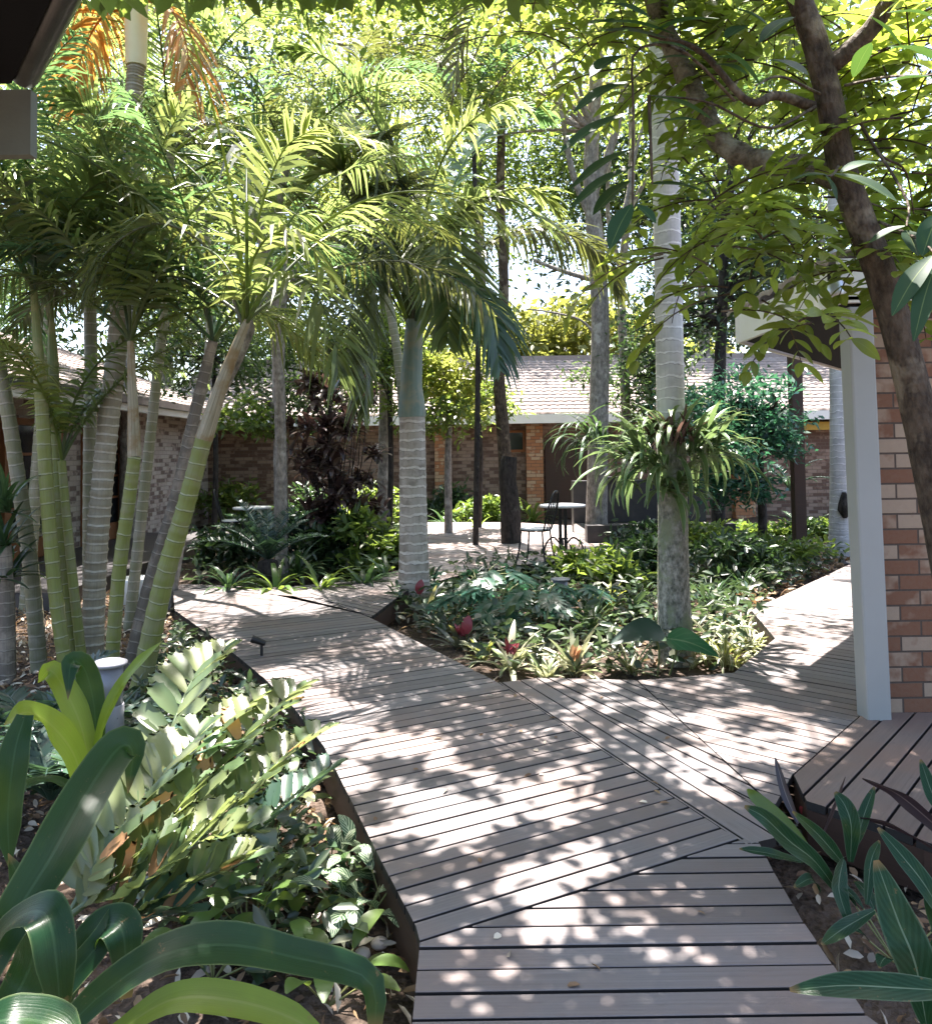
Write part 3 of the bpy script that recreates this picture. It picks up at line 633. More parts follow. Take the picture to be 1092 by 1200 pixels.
def sunny(p):                         # chance that leaves at these points stand in the gaps that let the sun through to the boards
    p = np.atleast_2d(p); g = p - (SUN/SUN[2])[None]*(p[:, 2:3]); v = g-CAM; k = v @ fwd; ok = k > .5; k = np.where(ok, k, 1.)
    px, py = CX+F*(v @ rt)/k, PY-F*(v @ up)/k; o = np.zeros(len(p))
    for cx, cy_, rx, ry, kk in LIT:
        r2 = ((px-cx)/(rx*1.08))**2+((py-cy_)/(ry*1.08))**2
        o = np.maximum(o, np.where(ok & (p[:, 2] > .9), kk*np.clip((1.5-r2)/.6, 0, 1), 0))
    return o

# ------------------------------------------------------------------ palms
def frond(path, ll, parent, mat, n=46, wid=.032, hang=.45, vee=.35, start=.15, rach=.013, name='frond', fwd_=.55, side=None, ragged=.12, thin=1.1, turn=0.):
    pts = spline(path, 40); t = np.linspace(0, 1, 40); tan = unit(np.gradient(pts, axis=0))
    ch = pts[-1]-pts[0]; ch = np.array([ch[0], ch[1], 0.0])
    if side is None:
        side = np.cross(ch, [0, 0, 1.0]) if np.linalg.norm(ch) > .12 else np.array([1.0, .3, 0])
    side = unit(np.asarray(side, float))
    mb = MB()
    tube(mb, pts, rach*(1.15-.95*t), 6, False)
    for sg in (-1, 1):
        u = np.linspace(start, .995, n) + rng.normal(0, .25/n, n); u = np.clip(u, .02, .999)
        k = u*39; i = np.minimum(k.astype(int), 38); f = (k-i)[:, None]
        b = pts[i]*(1-f)+pts[i+1]*f; tg = unit(tan[i]*(1-f)+tan[i+1]*f)
        sd = unit(side[None]-tg*(tg @ side)[:, None])*sg; nr = np.cross(sd*sg, tg)
        x = (u-start)/(1-start)
        L = ll*(np.sin(pi*np.clip(.16+x*.8, 0, 1))**.75)*(1+rng.normal(0, ragged, n))
        d = unit(sd + tg*(fw0(x, fwd_))[:, None] + nr*(vee+rng.normal(0, .1, n))[:, None] + rng.normal(0, .06, (n, 3)))
        hg = hang*(1+rng.normal(0, .3, n))
        s = np.array([0, .3, .65, 1.0])
        c = b[:, None] + d[:, None]*(L[:, None]*s)[..., None]; c[..., 2] -= hg[:, None]*L[:, None]*(s**2.2)
        wv = unit(np.cross(d, nr+rng.normal(0, .25, (n, 3))))
        if turn: a_ = -turn*sg; wv = wv*cos(a_) + np.cross(d, wv)*sin(a_)
        keep = rng.random(n) > thin*np.maximum(sunny(c[:, 1]), sunny(c[:, 3]))
        w_ = wid*np.array([.5, 1, .8, .06])/2
        q = np.stack([c - wv[:, None]*w_[None, :, None], c + wv[:, None]*w_[None, :, None]], 2)[keep]; n_, n = n, int(keep.sum())
        uvv = np.broadcast_to(np.stack(np.meshgrid([0, 1.], s), -1), (n, 4, 2, 2))
        base = np.arange(n)[:, None]*8; a = np.arange(3)[None]*2
        mb.add(q, np.stack([base+a, base+a+1, base+a+3, base+a+2], -1), None, uvv)
        n = n_
    o = mb.build(name, mat, parent)
    return o
def fw0(x, f): return f*(.6+x*1.5)
def crown(parent, c, nf, L, mats, el=(35, 80), droop=(60, 110), ll=.42, az0=0, az=None, **kw):
    for k in range(nf):
        a = az[k] if az is not None else az0 + k*2.399 + random.uniform(-.3, .3)
        e = R(el[0]+(el[1]-el[0])*((k+.5)/nf)) + random.uniform(-.1, .1)
        p = arc(c, a, e, L*random.uniform(.85, 1.15), R(random.uniform(*droop)), 12)
        frond(p, ll*random.uniform(.85, 1.1), parent, M[random.choice(mats)], **kw)
def stem(parent, pts, r0, r1, mat, name='trunk', n=50, flare=.0, rings=0., spacing=.1, ns=14, ground=True):
    Q = PG(pts) if ground else PS(pts); p = spline(Q, n); t = np.linspace(0, 1, n); r = r0+(r1-r0)*t + flare*np.exp(-t*n*.11)
    mb = MB()
    if rings:
        L = np.linalg.norm(np.diff(p, axis=0), axis=1).sum(); n2 = int(L/spacing*5); p = spline(Q, n2); t = np.linspace(0, 1, n2)
        ph = (np.linspace(0, L, n2)/spacing) % 1
        r = (r0+(r1-r0)*t + flare*np.exp(-t*5.5))*(1+rings*np.exp(-(np.minimum(ph, 1-ph)/.12)**2))
    tube(mb, p, r, ns); mb.build(name, M[mat], parent)
    return p
GL = 'cane stems of the left palm clump'
def cane(pts, r0, r1, mat, label, top, nf, L, shaft=None, mats=('frond', 'frond', 'frond_yel'), el=(38, 84), ll=.52, az0=0, **kw):
    kw = {'n': 54, 'wid': .026, 'vee': .22, 'hang': .5, **kw}; L *= 1.35; nf = int(nf*1.25)
    b = P(*pts[0]); t = thing('cane_palm', b, label, 'palm', GL)
    r0 *= .6; r1 *= .66; p = stem(t, pts, r0, r1, mat, rings=.08, spacing=.105)
    e = p[-1]
    if shaft:
        q = spline([e] + PS(shaft[1]), 16); mb = MB(); tube(mb, q, np.linspace(r1*1.12, r1*.5, 16), 12); mb.build('crownshaft', M[shaft[0]], t); e = q[-1]
    crown(t, e, nf, L, mats, el, (55, 115), ll, az0, **kw)
    return t
cane([(48, 770, 6.5), (38, 680, 6.5), (26, 590, 6.5), (5, 457, 6.4), (-25, 330, 6.3)], .105, .075, 'cane_grey', 'grey ringed palm cane leaning left out of the clump', None, 5, 1.9, mats=('frond_teal', 'frond'))
cane([(82, 785, 6.2), (66, 700, 6.2), (57, 600, 6.2), (51, 500, 6.2), (49, 462, 6.2)], .085, .075, 'cane_green', 'bright green palm cane with pale sheath, second from the left of the clump', None, 6, 1.7, ('shaft_green', [(46, 420, 6.2), (40, 340, 6.2)]))
cane([(90, 772, 6.6), (76, 680, 6.6), (68, 560, 6.6), (63, 430, 6.6)], .07, .06, 'cane_green', 'dark green palm cane standing just behind the bright green one', None, 5, 1.8, ('shaft_green', [(60, 360, 6.6)]), mats=('frond', 'frond_teal'))
cane([(100, 775, 6.4), (87, 690, 6.4), (78, 600, 6.4), (73, 540, 6.4)], .065, .045, 'cane_green', 'short thin palm cane splitting into yellow green leaf stalks', None, 5, 1.2, None, el=(62, 88), ll=.3)
cane([(106, 772, 6.9), (105, 640, 6.9), (106, 500, 6.9), (107, 410, 6.9), (104, 300, 6.9)], .09, .078, 'cane_grey', 'upright grey ringed palm cane in the middle of the clump', None, 7, 2.0)
cane([(128, 775, 6.0), (139, 680, 6.0), (151, 590, 6.0), (158, 535, 6.0)], .085, .07, 'cane_green', 'bright green palm cane leaning right, with grey sheath above', None, 6, 1.7, ('sheath', [(156, 470, 6.0), (153, 400, 6.0)]), az0=.6)
cane([(150, 775, 6.5), (178, 680, 6.5), (205, 590, 6.5), (232, 470, 6.5), (250, 400, 6.5)], .11, .06, 'cane_brown', 'brown peeling palm cane leaning right in the shade of the clump', None, 6, 1.8, mats=('frond', 'frond_teal'), az0=1.1)
cane([(160, 795, 5.8), (190, 690, 5.8), (216, 600, 5.8), (239, 515, 5.8)], .125, .09, 'cane_green', 'thick green palm cane leaning furthest right beside the walkway', None, 8, 2.0, ('sheath', [(262, 445, 5.8), (290, 375, 5.8)]), az0=.3, mats=('frond', 'frond_yel', 'frond_silver'))
# tall ringed palm with ivory crownshaft
t = thing('tall_palm', P(108, 772, 6.6), 'tall pale ringed palm with ivory crownshaft rising through the clump', 'palm', GL)
stem(t, [(108, 772, 6.6), (113, 655, 6.6), (125, 520, 6.6), (140, 380, 6.6), (151, 230, 6.65), (157, 120, 6.7), (160, 76, 6.7)], .088, .068, 'cane_pale', rings=.12, spacing=.085)
mb = MB(); q = spline(PS([(160, 78, 6.7), (160, 20, 6.7), (160, -70, 6.7)]), 14); tube(mb, q, np.linspace(.085, .105, 14), 16); mb.build('crownshaft', M['shaft_ivory'], t)
crown(t, q[-1], 9, 2.4, ('frond', 'frond_yel'), (5, 70), (70, 120), .5)
for pts in ([(150, -10, 6.7), (110, -15, 6.6), (70, 20, 6.5), (40, 75, 6.4)], [(168, 0, 6.7), (200, 10, 6.6), (220, 60, 6.6), (215, 110, 6.5)], [(150, 10, 6.7), (120, 20, 6.9), (95, 70, 7), (90, 130, 7)]):
    frond(PS(pts), .45, t, M['frond_dead'], n=40, hang=.7, name='dead_frond')
CL = {o['label']: o for o in COL.objects if o.get('group') == GL}
ck = lambda w: next(o for l, o in CL.items() if w in l)
for w_, m, ll, hg, pts in [('thick green', 'frond_yel', .42, .6, [(285, 385, 5.8), (288, 330, 5.7), (312, 280, 5.5), (352, 275, 5.4), (392, 335, 5.3)]),
        ('leaning right, with grey', 'frond', .5, .3, [(153, 400, 6.0), (150, 320, 5.9), (138, 220, 5.8), (112, 140, 5.7), (75, 110, 5.6)]), ('leaning right, with grey', 'frond_yel', .5, .3, [(154, 400, 6.0), (166, 300, 5.9), (188, 180, 5.9), (222, 115, 5.9)]),
        ('second from', 'frond_teal', .5, .5, [(42, 340, 6.2), (38, 280, 6.0), (10, 215, 5.8), (-40, 200, 5.6)]), ('thick green', 'frond_silver', .45, .6, [(286, 385, 5.8), (252, 300, 5.7), (190, 262, 5.6), (130, 290, 5.5), (98, 355, 5.4)]),
        ('brown peeling', 'frond_teal', .45, .7, [(250, 400, 6.5), (232, 330, 6.3), (182, 300, 6.1), (130, 345, 6.0)]), ('second from', 'frond', .5, .45, [(42, 340, 6.2), (80, 250, 6.0), (132, 212, 5.9), (192, 255, 5.8)]),
        ('thick green', 'frond', .45, .6, [(287, 382, 5.8), (320, 330, 5.6), (360, 330, 5.4), (390, 390, 5.3), (396, 440, 5.3)]), ('thick green', 'frond_yel', .5, .3, [(288, 380, 5.8), (300, 270, 5.7), (330, 180, 5.6), (370, 150, 5.5)])]:
    frond(PS(pts), ll, ck(w_), M[m], n=44, wid=.036, hang=hg, vee=.3, thin=.5)
# palms behind the clump
GB = 'palms behind the cane clump'
def backpalm(pts, r, nf, L, label, mats, el=(20, 85), mat='cane_grey', ll=.5, az0=0., **kw):
    t = thing('feather_palm', P(*pts[0]), label, 'palm', GB)
    p = stem(t, pts, r*.8, r*.55, mat, rings=.08)
    crown(t, p[-1], nf, L, mats, el, (60, 110), ll, az0, **kw)
    return t
backpalm([(196, 650, 9.5), (216, 540, 9.5), (245, 420, 9.5), (245, 310, 9.5), (232, 235, 9.5)], .09, 10, 2.3, 'feather palm whose crown fills the space right of the tall ringed trunk', ('frond', 'frond_yel', 'frond_teal'))
backpalm([(30, 660, 9), (48, 500, 9), (58, 340, 9), (60, 200, 9)], .09, 10, 2.3, 'feather palm behind the clump below the dark eave', ('frond', 'frond_teal'), az0=1)
t = backpalm([(330, 600, 10.5), (328, 480, 10.5), (318, 350, 10.5), (300, 240, 10.4)], .1, 8, 2.4, 'feather palm with long upright leaf stalks above the purple shrub', ('frond', 'frond_teal', 'frond'), (48, 86), az0=.4, mat='greybark')
for pts in ([(298, 240, 10.4), (285, 150, 10), (262, 60, 9.5), (235, -20, 9)], [(300, 240, 10.4), (297, 120, 10.2), (285, 20, 10), (268, -60, 9.5)], [(301, 240, 10.4), (310, 120, 10.2), (330, 20, 10), (370, -40, 9.6)]):
    frond(PS(pts), .6, t, M['frond_teal'], n=56, hang=.5, start=.15, rach=.016)
backpalm([(110, 640, 12), (105, 400, 12), (100, 200, 12), (95, 90, 12)], .1, 10, 2.6, 'sunlit yellow green palm far behind the clump at upper left', ('frond_yel', 'frond'), mat='cane_pale', az0=.7)
backpalm([(478, 620, 12.5), (470, 450, 12.5), (440, 280, 12.5), (405, 140, 12.5)], .1, 12, 2.8, 'feather palm far back with its crown left of the king palm', ('frond', 'frond_yel', 'frond_silver'), az0=.2)
backpalm([(556, 600, 13), (560, 400, 13), (556, 200, 13), (548, 120, 13)], .06, 10, 2.3, 'thin stemmed palm far back right of the king palm', ('frond_teal', 'frond'), (10, 80), mat='darkbark', az0=2)
backpalm([(150, 650, 8), (180, 480, 8), (196, 330, 8), (200, 180, 8)], .07, 12, 2.4, 'feather palm rising between the ringed trunk and the brown cane', ('frond', 'frond_yel', 'frond_silver'), (0, 80), az0=.5)
backpalm([(196, 700, 9), (236, 520, 9), (296, 380, 9), (338, 190, 9)], .07, 12, 2.5, 'feather palm leaning right behind the thick green cane', ('frond', 'frond_teal', 'frond_silver'), (0, 80), az0=1.5, mat='greybark')
# king palm in the middle
t = thing('king_palm', G(484, 690, -.24), 'ringed grey king palm with blue green crownshaft at the tip of the middle bed', 'palm')
stem(t, [(485, 695, 9.0), (485, 655, 9.0), (484, 580, 9.0), (483, 487, 9.0)], .165, .145, 'king', flare=.05, rings=.035, spacing=.1, ns=22)
mb = MB(); q = spline(PS([(483, 489, 9.0), (482, 450, 9.0), (484, 410, 9.0), (486, 375, 9.0)]), 24); tube(mb, q, np.interp(np.linspace(0, 1, 24), [0, .06, .3, 1], [.155, .16, .125, .1]), 18); mb.build('crownshaft', M['shaft_blue'], t)
KF = [('frond', .5, [(484, 390, 9.0), (474, 335, 8.9), (452, 300, 8.8), (436, 350, 8.7), (430, 430, 8.6), (428, 485, 8.6)], .8),
      ('frond', .62, [(486, 385, 9.0), (496, 320, 8.8), (514, 268, 8.5), (524, 290, 8.2), (526, 345, 8.1), (524, 400, 8.0)], .5),
      ('frond_yel', .55, [(487, 385, 9.0), (505, 310, 8.9), (535, 255, 8.8), (575, 228, 8.8), (625, 222, 8.9), (655, 250, 9.0)], .4),
      ('frond_silver', .6, [(487, 385, 9.0), (530, 320, 9.2), (590, 275, 9.3), (650, 270, 9.4), (700, 295, 9.5), (728, 345, 9.6)], .7),
      ('frond', .55, [(484, 385, 9.0), (470, 280, 9.3), (440, 190, 9.6), (395, 130, 9.9), (350, 120, 10)], .4),
      ('frond', .55, [(483, 385, 9.0), (455, 320, 9.3), (410, 275, 9.5), (360, 275, 9.6), (320, 310, 9.6)], .5),
      ('frond_teal', .55, [(486, 385, 9.0), (510, 280, 9.6), (550, 180, 10), (600, 130, 10.3), (650, 140, 10.5)], .4),
      ('frond_teal', .5, [(485, 385, 9.0), (500, 340, 8.6), (545, 330, 8.2), (575, 370, 8.0), (585, 430, 7.9)], .7)]
KF += [('frond', .6, [(485, 385, 9), (480, 260, 8.9), (445, 150, 8.8), (385, 70, 8.8), (330, 60, 8.8)], .35), ('frond_yel', .6, [(486, 385, 9), (498, 250, 8.9), (535, 160, 8.8), (600, 115, 8.8), (650, 130, 8.8)], .4), ('frond', .6, [(484, 385, 9), (452, 285, 8.8), (400, 200, 8.6), (335, 165, 8.4), (290, 190, 8.3)], .4), ('frond', .6, [(486, 385, 9), (510, 300, 8.8), (560, 235, 8.5), (620, 245, 8.3), (665, 300, 8.2)], .5)]
for m, ll, pts, hg in KF: frond(PS(pts), ll, t, M[m], n=64, wid=.055, hang=hg, start=.2, rach=.02)
o = frond(PS([(482, 385, 9.0), (474, 250, 8.9), (458, 165, 8.7), (444, 165, 8.5), (440, 230, 8.3), (424, 310, 8.2), (410, 375, 8.1), (405, 450, 8.1)]), .66, t, M['frond_silver'], n=58, wid=.05, hang=.3, vee=.1, start=.3, rach=.03, side=(1, 0, .1), turn=.85, thin=0.)
frond(PS([(484, 385, 9.0), (482, 290, 8.8), (474, 225, 8.6), (462, 215, 8.4), (452, 270, 8.2), (440, 330, 8.1)]), .6, t, M['frond_silver'], n=50, wid=.05, hang=.4, vee=.1, start=.35, rach=.025, side=(1, 0, .1), turn=.9, thin=0.)
for m, pts in (('frond_yel', [(484, 385, 9.0), (462, 300, 8.9), (430, 215, 8.8), (385, 200, 8.6), (340, 240, 8.5)]), ('frond_yel', [(482, 385, 9), (440, 290, 8.8), (395, 205, 8.7), (365, 120, 8.6)])):
    frond(PS(pts), .6, t, M[m], n=50, wid=.045, hang=.2, start=.3, rach=.022)
# tall white palm with clumps of spider plants on the trunk
t = thing('white_trunk_palm', G(791, 738, -.22), 'tall pale palm trunk with strappy plants tied round it in the right bed', 'palm')
stem(t, [(792, 742, 6.6), (789, 690, 6.6), (788, 600, 6.6), (786, 506, 6.6)], .118, .116, 'moss', name='lower_trunk', flare=.04, n=30, ns=20)
stem(t, [(786, 507, 6.6), (784, 400, 6.6), (781, 250, 6.6), (777, 100, 6.6), (770, -80, 6.6)], .116, .105, 'whitepalm', ground=False, rings=.012, spacing=.09, ns=20)
crown(t, P(768, -150, 6.6), 12, 2.6, ('frond', 'frond_silver'), (-5, 70), (60, 110), .55)
t2 = thing('far_palm', G(985, 646, -.22), 'slim ringed palm trunk beyond the right walkway with a dark scar', 'palm')
stem(t2, [(985, 648, 12.2), (984, 560, 12.2), (982, 440, 12.2), (980, 300, 12.2), (976, 100, 12.2)], .14, .11, 'whitepalm', flare=.06, rings=.03, spacing=.12)
mb = MB(); cc = P(989, 590, 12.02); tube(mb, [cc+np.array([0, 0, -.22]), cc+np.array([0, 0, -.1]), cc, cc+np.array([0, 0, .17])], [.03, .1, .085, .03], 12); mb.build('scar', M['darkbark'], t2)
crown(t2, P(975, 60, 12.2), 9, 2.4, ('frond', 'frond_teal'), (0, 70), (60, 110), .5)

# strappy tufts
def tuft(mb, c, n, L, W, el=(20, 80), droop=(50, 120), az=(0, 2*pi), fold=.3, seg=9, spread=.02, prof=None):
    for k in range(n):
        a = random.uniform(*az); e = R(random.uniform(*el))
        p = arc(np.asarray(c)+rng.normal(0, spread, 3)*[1, 1, .3], a, e, L*random.uniform(.65, 1.1), R(random.uniform(*droop)), seg)
        ribbon(mb, p, W*random.uniform(.8, 1.15), fold=fold, prof=prof)
def tuft_plant(name, c, n, L, W, mat, label, cat='plant', group=None, part='foliage', **kw):
    t = thing(name, c, label, cat, group); mb = MB(); tuft(mb, c, n, L, W, **kw); mb.build(part, M[mat], t); return t
TP = np.sin(pi*np.linspace(.12, .985, 9))**.6
for k, (px, py, lab, n, L) in enumerate([(742, 545, 'spider plant tuft on the left side of the white palm trunk', 46, .62), (830, 530, 'spider plant tuft on the right side of the white palm trunk', 48, .62),
        (785, 575, 'lowest spider plant tuft hanging on the front of the white palm trunk', 30, .5), (775, 505, 'topmost spider plant tuft on the white palm trunk', 30, .4)]):
    c = P(px, py, 6.38 if k != 2 else 6.42); c0 = P(787, py+8, 6.5); c = c*.62 + c0*.38
    a0 = {0: pi, 1: 0., 2: -pi/2, 3: -pi/2}[k]
    tuft_plant('spider_plant', c, int(n*1.35), L*1.02, .046, 'spider', lab, 'spider plant', 'strappy plants tied on the white palm trunk', az=(a0-1.5, a0+1.5), el=(0, 88), droop=(50, 145), spread=.07)
c = P(787, 520, 6.45); t = thing('bromeliad', c, 'reddish brown bromeliad wedged between the spider plants on the trunk', 'bromeliad')
mb = MB(); tuft(mb, c+np.array([0, -.03, 0]), 34, .34, .034, az=(-pi, 0), el=(20, 85), droop=(10, 70), spread=.09); mb.build('foliage', M['purple'], t)
c = P(700, 520, 13.0)
tuft_plant('spider_plant', c, 70, 1.1, .05, 'strap', 'dark strappy plant hanging on the grey tree trunk behind the table', 'spider plant', az=(-pi-.4, .4), el=(0, 80), droop=(90, 160), spread=.12)

# ------------------------------------------------------------------ broadleaf trees
def cloud(mb, c, rad, n, L, W, zb=-.25, clumps=24, simple=True, cl=.2, flat=.7):
    c = np.asarray(c); rad = np.asarray(rad, float)
    d = rdir(clumps); rr = rng.random(clumps)**.4; cc = d*rr[:, None]
    k = rng.integers(0, clumps, n); q = cc[k] + rng.normal(0, cl, (n, 3))*[1, 1, flat]
    pos = c + q*rad; dd = rdir(n, zb, .7); nn = rdir(n, 1.2, .8)
    k = rng.random(n) > 1.1*sunny(pos); n = int(k.sum())
    leaves(mb, pos[k], dd[k], nn[k], L*rng.uniform(.6, 1.2, n), W*rng.uniform(.6, 1.2, n), simple)
    return c + cc*rad
def tree(name, label, trunk, r0, r1, bark, crowns, limbs=(), cat='tree', group=None, twig=True):
    t = thing(name, PG(trunk)[0], label, cat, group)
    mb = MB(); p = spline(PG(trunk), 30); tube(mb, p, np.linspace(r0, r1, 30), 12, wob=.05); mb.build('trunk', M[bark], t)
    lm = MB(); nl = 0
    for pts, a, b in limbs:
        l2 = MB(); tube(l2, spline(PS(pts), 16), np.linspace(a, b, 16), 8, wob=.05); l2.build('limb', M[bark], t)
    for (px, py, Y, rad, n, L, W, mat) in crowns:
        c = P(px, py, Y); mb = MB(); cs = cloud(mb, c, rad, n, L, W); mb.build('crown', M[mat], t)
        if twig:
            lm = MB(); j = p[np.argmin(np.linalg.norm(p-c, axis=1))]
            for q in cs[:9]: tube(lm, spline([j, (j+q)/2+rng.normal(0, .12, 3)+[0, 0, .12], q], 8), np.linspace(min(.045, r1*.8), .008, 8), 6, False); nl += 1
            lm.build('branches', M[bark], t)
    return t
GT = 'trees behind the garden'
tree('garden_tree', 'grey trunked tree behind the white table reaching out of view', [(697, 612, 13.8), (700, 520, 13.8), (703, 380, 13.8), (698, 290, 13.8), (692, 200, 13.8), (700, 60, 13.8), (706, -60, 13.8)], .19, .1, 'greybark',
     [(700, 30, 13.5, (2.2, 1.5, 1.6), 3200, .17, .075, 'crown_yel'), (620, 130, 13.5, (1.3, 1.2, 1.2), 1400, .16, .07, 'crown_mid')],
     [([(700, 330, 13.8), (660, 318, 13.8), (625, 305, 13.8)], .05, .03), ([(694, 230, 13.8), (722, 150, 13.7), (740, 40, 13.6), (748, -30, 13.6)], .08, .04), ([(694, 260, 13.8), (670, 200, 13.8), (655, 110, 13.8), (640, 20, 13.8)], .07, .03),
      ([(703, 400, 13.8), (680, 375, 13.8), (640, 365, 13.8), (615, 362, 13.8)], .025, .012), ([(700, 300, 13.8), (730, 250, 13.8), (742, 190, 13.8), (760, 120, 13.8)], .06, .02)], group=GT)
tree('garden_tree', 'slim brown trunked tree standing left of the white table', [(596, 615, 14.5), (590, 520, 14.5), (584, 430, 14.5), (590, 340, 14.5), (586, 220, 14.5), (590, 60, 14.5)], .13, .07, 'bark',
     [(590, 50, 14, (2.2, 1.6, 1.5), 3000, .17, .07, 'crown_yel'), (520, 110, 14.5, (1.6, 1.2, 1.4), 1800, .16, .07, 'crown_mid')], group=GT)
t = thing('tree_stump', G(597, 618, -.2), 'short thick dark trunk beside the cafe chair', 'trunk')
mb = MB(); tube(mb, spline(PG([(598, 622, 13.2), (597, 590, 13.2), (594, 560, 13.2), (596, 535, 13.2)]), 16), np.linspace(.17, .13, 16), 12, wob=.08); mb.build('trunk', M['darkbark'], t)
tree('garden_tree', 'leafy tree with yellow green crown above the feather palms', [(450, 620, 15.5), (452, 450, 15.5), (450, 250, 15.5), (445, 60, 15.5)], .16, .08, 'greybark',
     [(440, 20, 15, (3.2, 1.8, 2.0), 4600, .18, .08, 'crown_yel'), (330, 130, 16, (2.4, 1.6, 2.0), 2600, .17, .08, 'crown_deep')], group=GT)
tree('garden_tree', 'mid green tree at the far upper left behind the palms', [(150, 620, 15), (150, 400, 15), (152, 200, 15), (150, 60, 15)], .16, .08, 'greybark',
     [(190, 60, 15.2, (3.0, 1.8, 2.4), 4200, .18, .07, 'crown_mid'), (60, 210, 15, (2.6, 1.6, 2.2), 3400, .18, .08, 'crown_deep'), (260, 270, 15.5, (2.0, 1.5, 1.6), 2200, .17, .08, 'crown_deep')], group=GT)
tree('garden_tree', 'dark dense tree behind the white palm trunk', [(840, 620, 13), (842, 480, 13), (846, 360, 13), (850, 250, 13)], .12, .07, 'darkbark',
     [(865, 350, 13, (1.5, 1.2, 1.5), 4200, .13, .06, 'crown_dark'), (745, 385, 13.8, (.75, .8, 1.4), 2000, .13, .06, 'crown_dark'), (850, 180, 13.5, (2.2, 1.4, 1.6), 2400, .15, .07, 'crown_mid')], group=GT)
tree('garden_tree', 'slender multi branched tree in front of the bright sky gap at upper middle', [(735, 600, 15.5), (732, 450, 15.5), (728, 330, 15.5), (740, 200, 15.5), (738, 60, 15.5)], .1, .06, 'greybark',
     [(740, 90, 15.5, (2.6, 1.5, 2.2), 2600, .16, .07, 'crown_mid'), (960, 80, 15, (3.2, 1.6, 2.2), 3400, .18, .08, 'crown_yel')],
     [([(728, 320, 15.5), (712, 250, 15.5), (716, 160, 15.5)], .06, .03), ([(735, 250, 15.5), (765, 190, 15.5), (790, 110, 15.5)], .05, .02)], group=GT)
tree('garden_tree', 'glossy teal leaved small tree in front of the far brick wall', [(893, 650, 11.2), (893, 600, 11.2), (890, 540, 11.2), (885, 480, 11.2)], .07, .04, 'darkbark',
     [(868, 490, 11.0, (1.05, .9, .72), 4200, .12, .045, 'crown_teal'), (905, 505, 11.2, (.55, .6, .4), 1300, .12, .045, 'crown_teal'), (850, 560, 11.0, (.6, .6, .45), 1300, .12, .045, 'crown_teal')], group=None)
tree('distant_tree', 'sunlit yellow green trees rising behind the tiled roof', [(640, 500, 45), (640, 440, 45), (640, 400, 45)], .5, .3, 'greybark',
     [(640, 405, 45, (6.5, 4, 2.6), 6000, .55, .3, 'crown_far'), (520, 430, 45, (6, 4, 4), 4000, .55, .3, 'crown_far'), (740, 430, 46, (5, 4, 2.6), 3000, .55, .3, 'crown_far')], twig=False)
tree('bushy_tree', 'bright green bushy tree in front of the roof beside the king palm', [(525, 610, 15), (525, 530, 15), (528, 470, 15)], .08, .05, 'greybark',
     [(528, 450, 15, (.9, .8, .8), 2200, .16, .08, 'crown_yel'), (520, 490, 14.5, (.8, .7, .45), 900, .14, .07, 'crown_mid')])
for px, py, Y, rad, n, m, lab in [(385, 440, 14.5, (1.3, .8, .9), 2600, 'crown_deep', 'dark leafy small tree hiding the roof left of the king palm'), (455, 425, 14.8, (1.0, .8, 1.0), 2200, 'crown_mid', 'leafy small tree directly behind the blue green crownshaft'),
        (250, 415, 15, (1.2, .8, .8), 2200, 'crown_deep', 'leafy small tree in front of the left roof end'), (760, 450, 15.5, (1.3, .8, 1.0), 2600, 'crown_deep', 'dark small tree in front of the roof beside the white palm'), (560, 470, 16, (.7, .6, .5), 900, 'crown_mid', 'small loose tree in front of the tiled roof eave')]:
    tree('bushy_tree', lab, [(px, 612, Y), (px+3, 540, Y), (px, py, Y)], .06, .04, 'darkbark', [(px, py, Y, rad, n, .17, .06, m)], group='small trees in front of the far house')
tree('bushy_tree', 'small green tree in front of the brick wall left of the white trunk', [(330, 600, 12.0), (328, 500, 12.0), (326, 430, 12.0), (330, 330, 12.0)], .11, .09, 'greybark',
     [(300, 490, 11.8, (.55, .5, .35), 900, .13, .06, 'crown_mid'), (345, 300, 12.5, (1.2, 1., 1.2), 1600, .14, .07, 'crown_mid')])
GR = 'trees rising behind the houses'
for k, (px, py, Y, rad, n, m, lab) in enumerate([
        (40, 330, 22, (5, 3, 4.2), 5200, 'crown_deep', 'deep green tree behind the left house roof at the left edge'),
        (190, 270, 24, (5, 3, 5), 5200, 'crown_mid', 'mid green tree behind the left house roof'),
        (330, 330, 27, (5, 3, 4), 4600, 'crown_deep', 'deep green tree where the two house roofs meet'),
        (430, 250, 28, (5, 3, 5), 4600, 'crown_yel', 'sunlit tree behind the far roof left of the king palm'),
        (560, 180, 29, (5, 3, 4.5), 3000, 'crown_mid', 'tall green tree behind the far roof in the middle'),
        (700, 170, 29, (5.5, 3, 4.6), 4600, 'crown_mid', 'tall tree behind the far roof above the white sky gap'),
        (820, 250, 27, (5, 3, 5.5), 5600, 'crown_dark', 'dark green tree behind the far roof right of the white palm'),
        (960, 250, 28, (6, 3, 5.5), 5200, 'crown_mid', 'mid green tree behind the roof corner at right')]):
    tree('background_tree', lab, [(px, 560, Y), (px+6, 450, Y), (px, py, Y)], .25, .14, 'greybark', [(px, py, Y, rad, int(n*1.7), .3, .12, m)], group=GR)
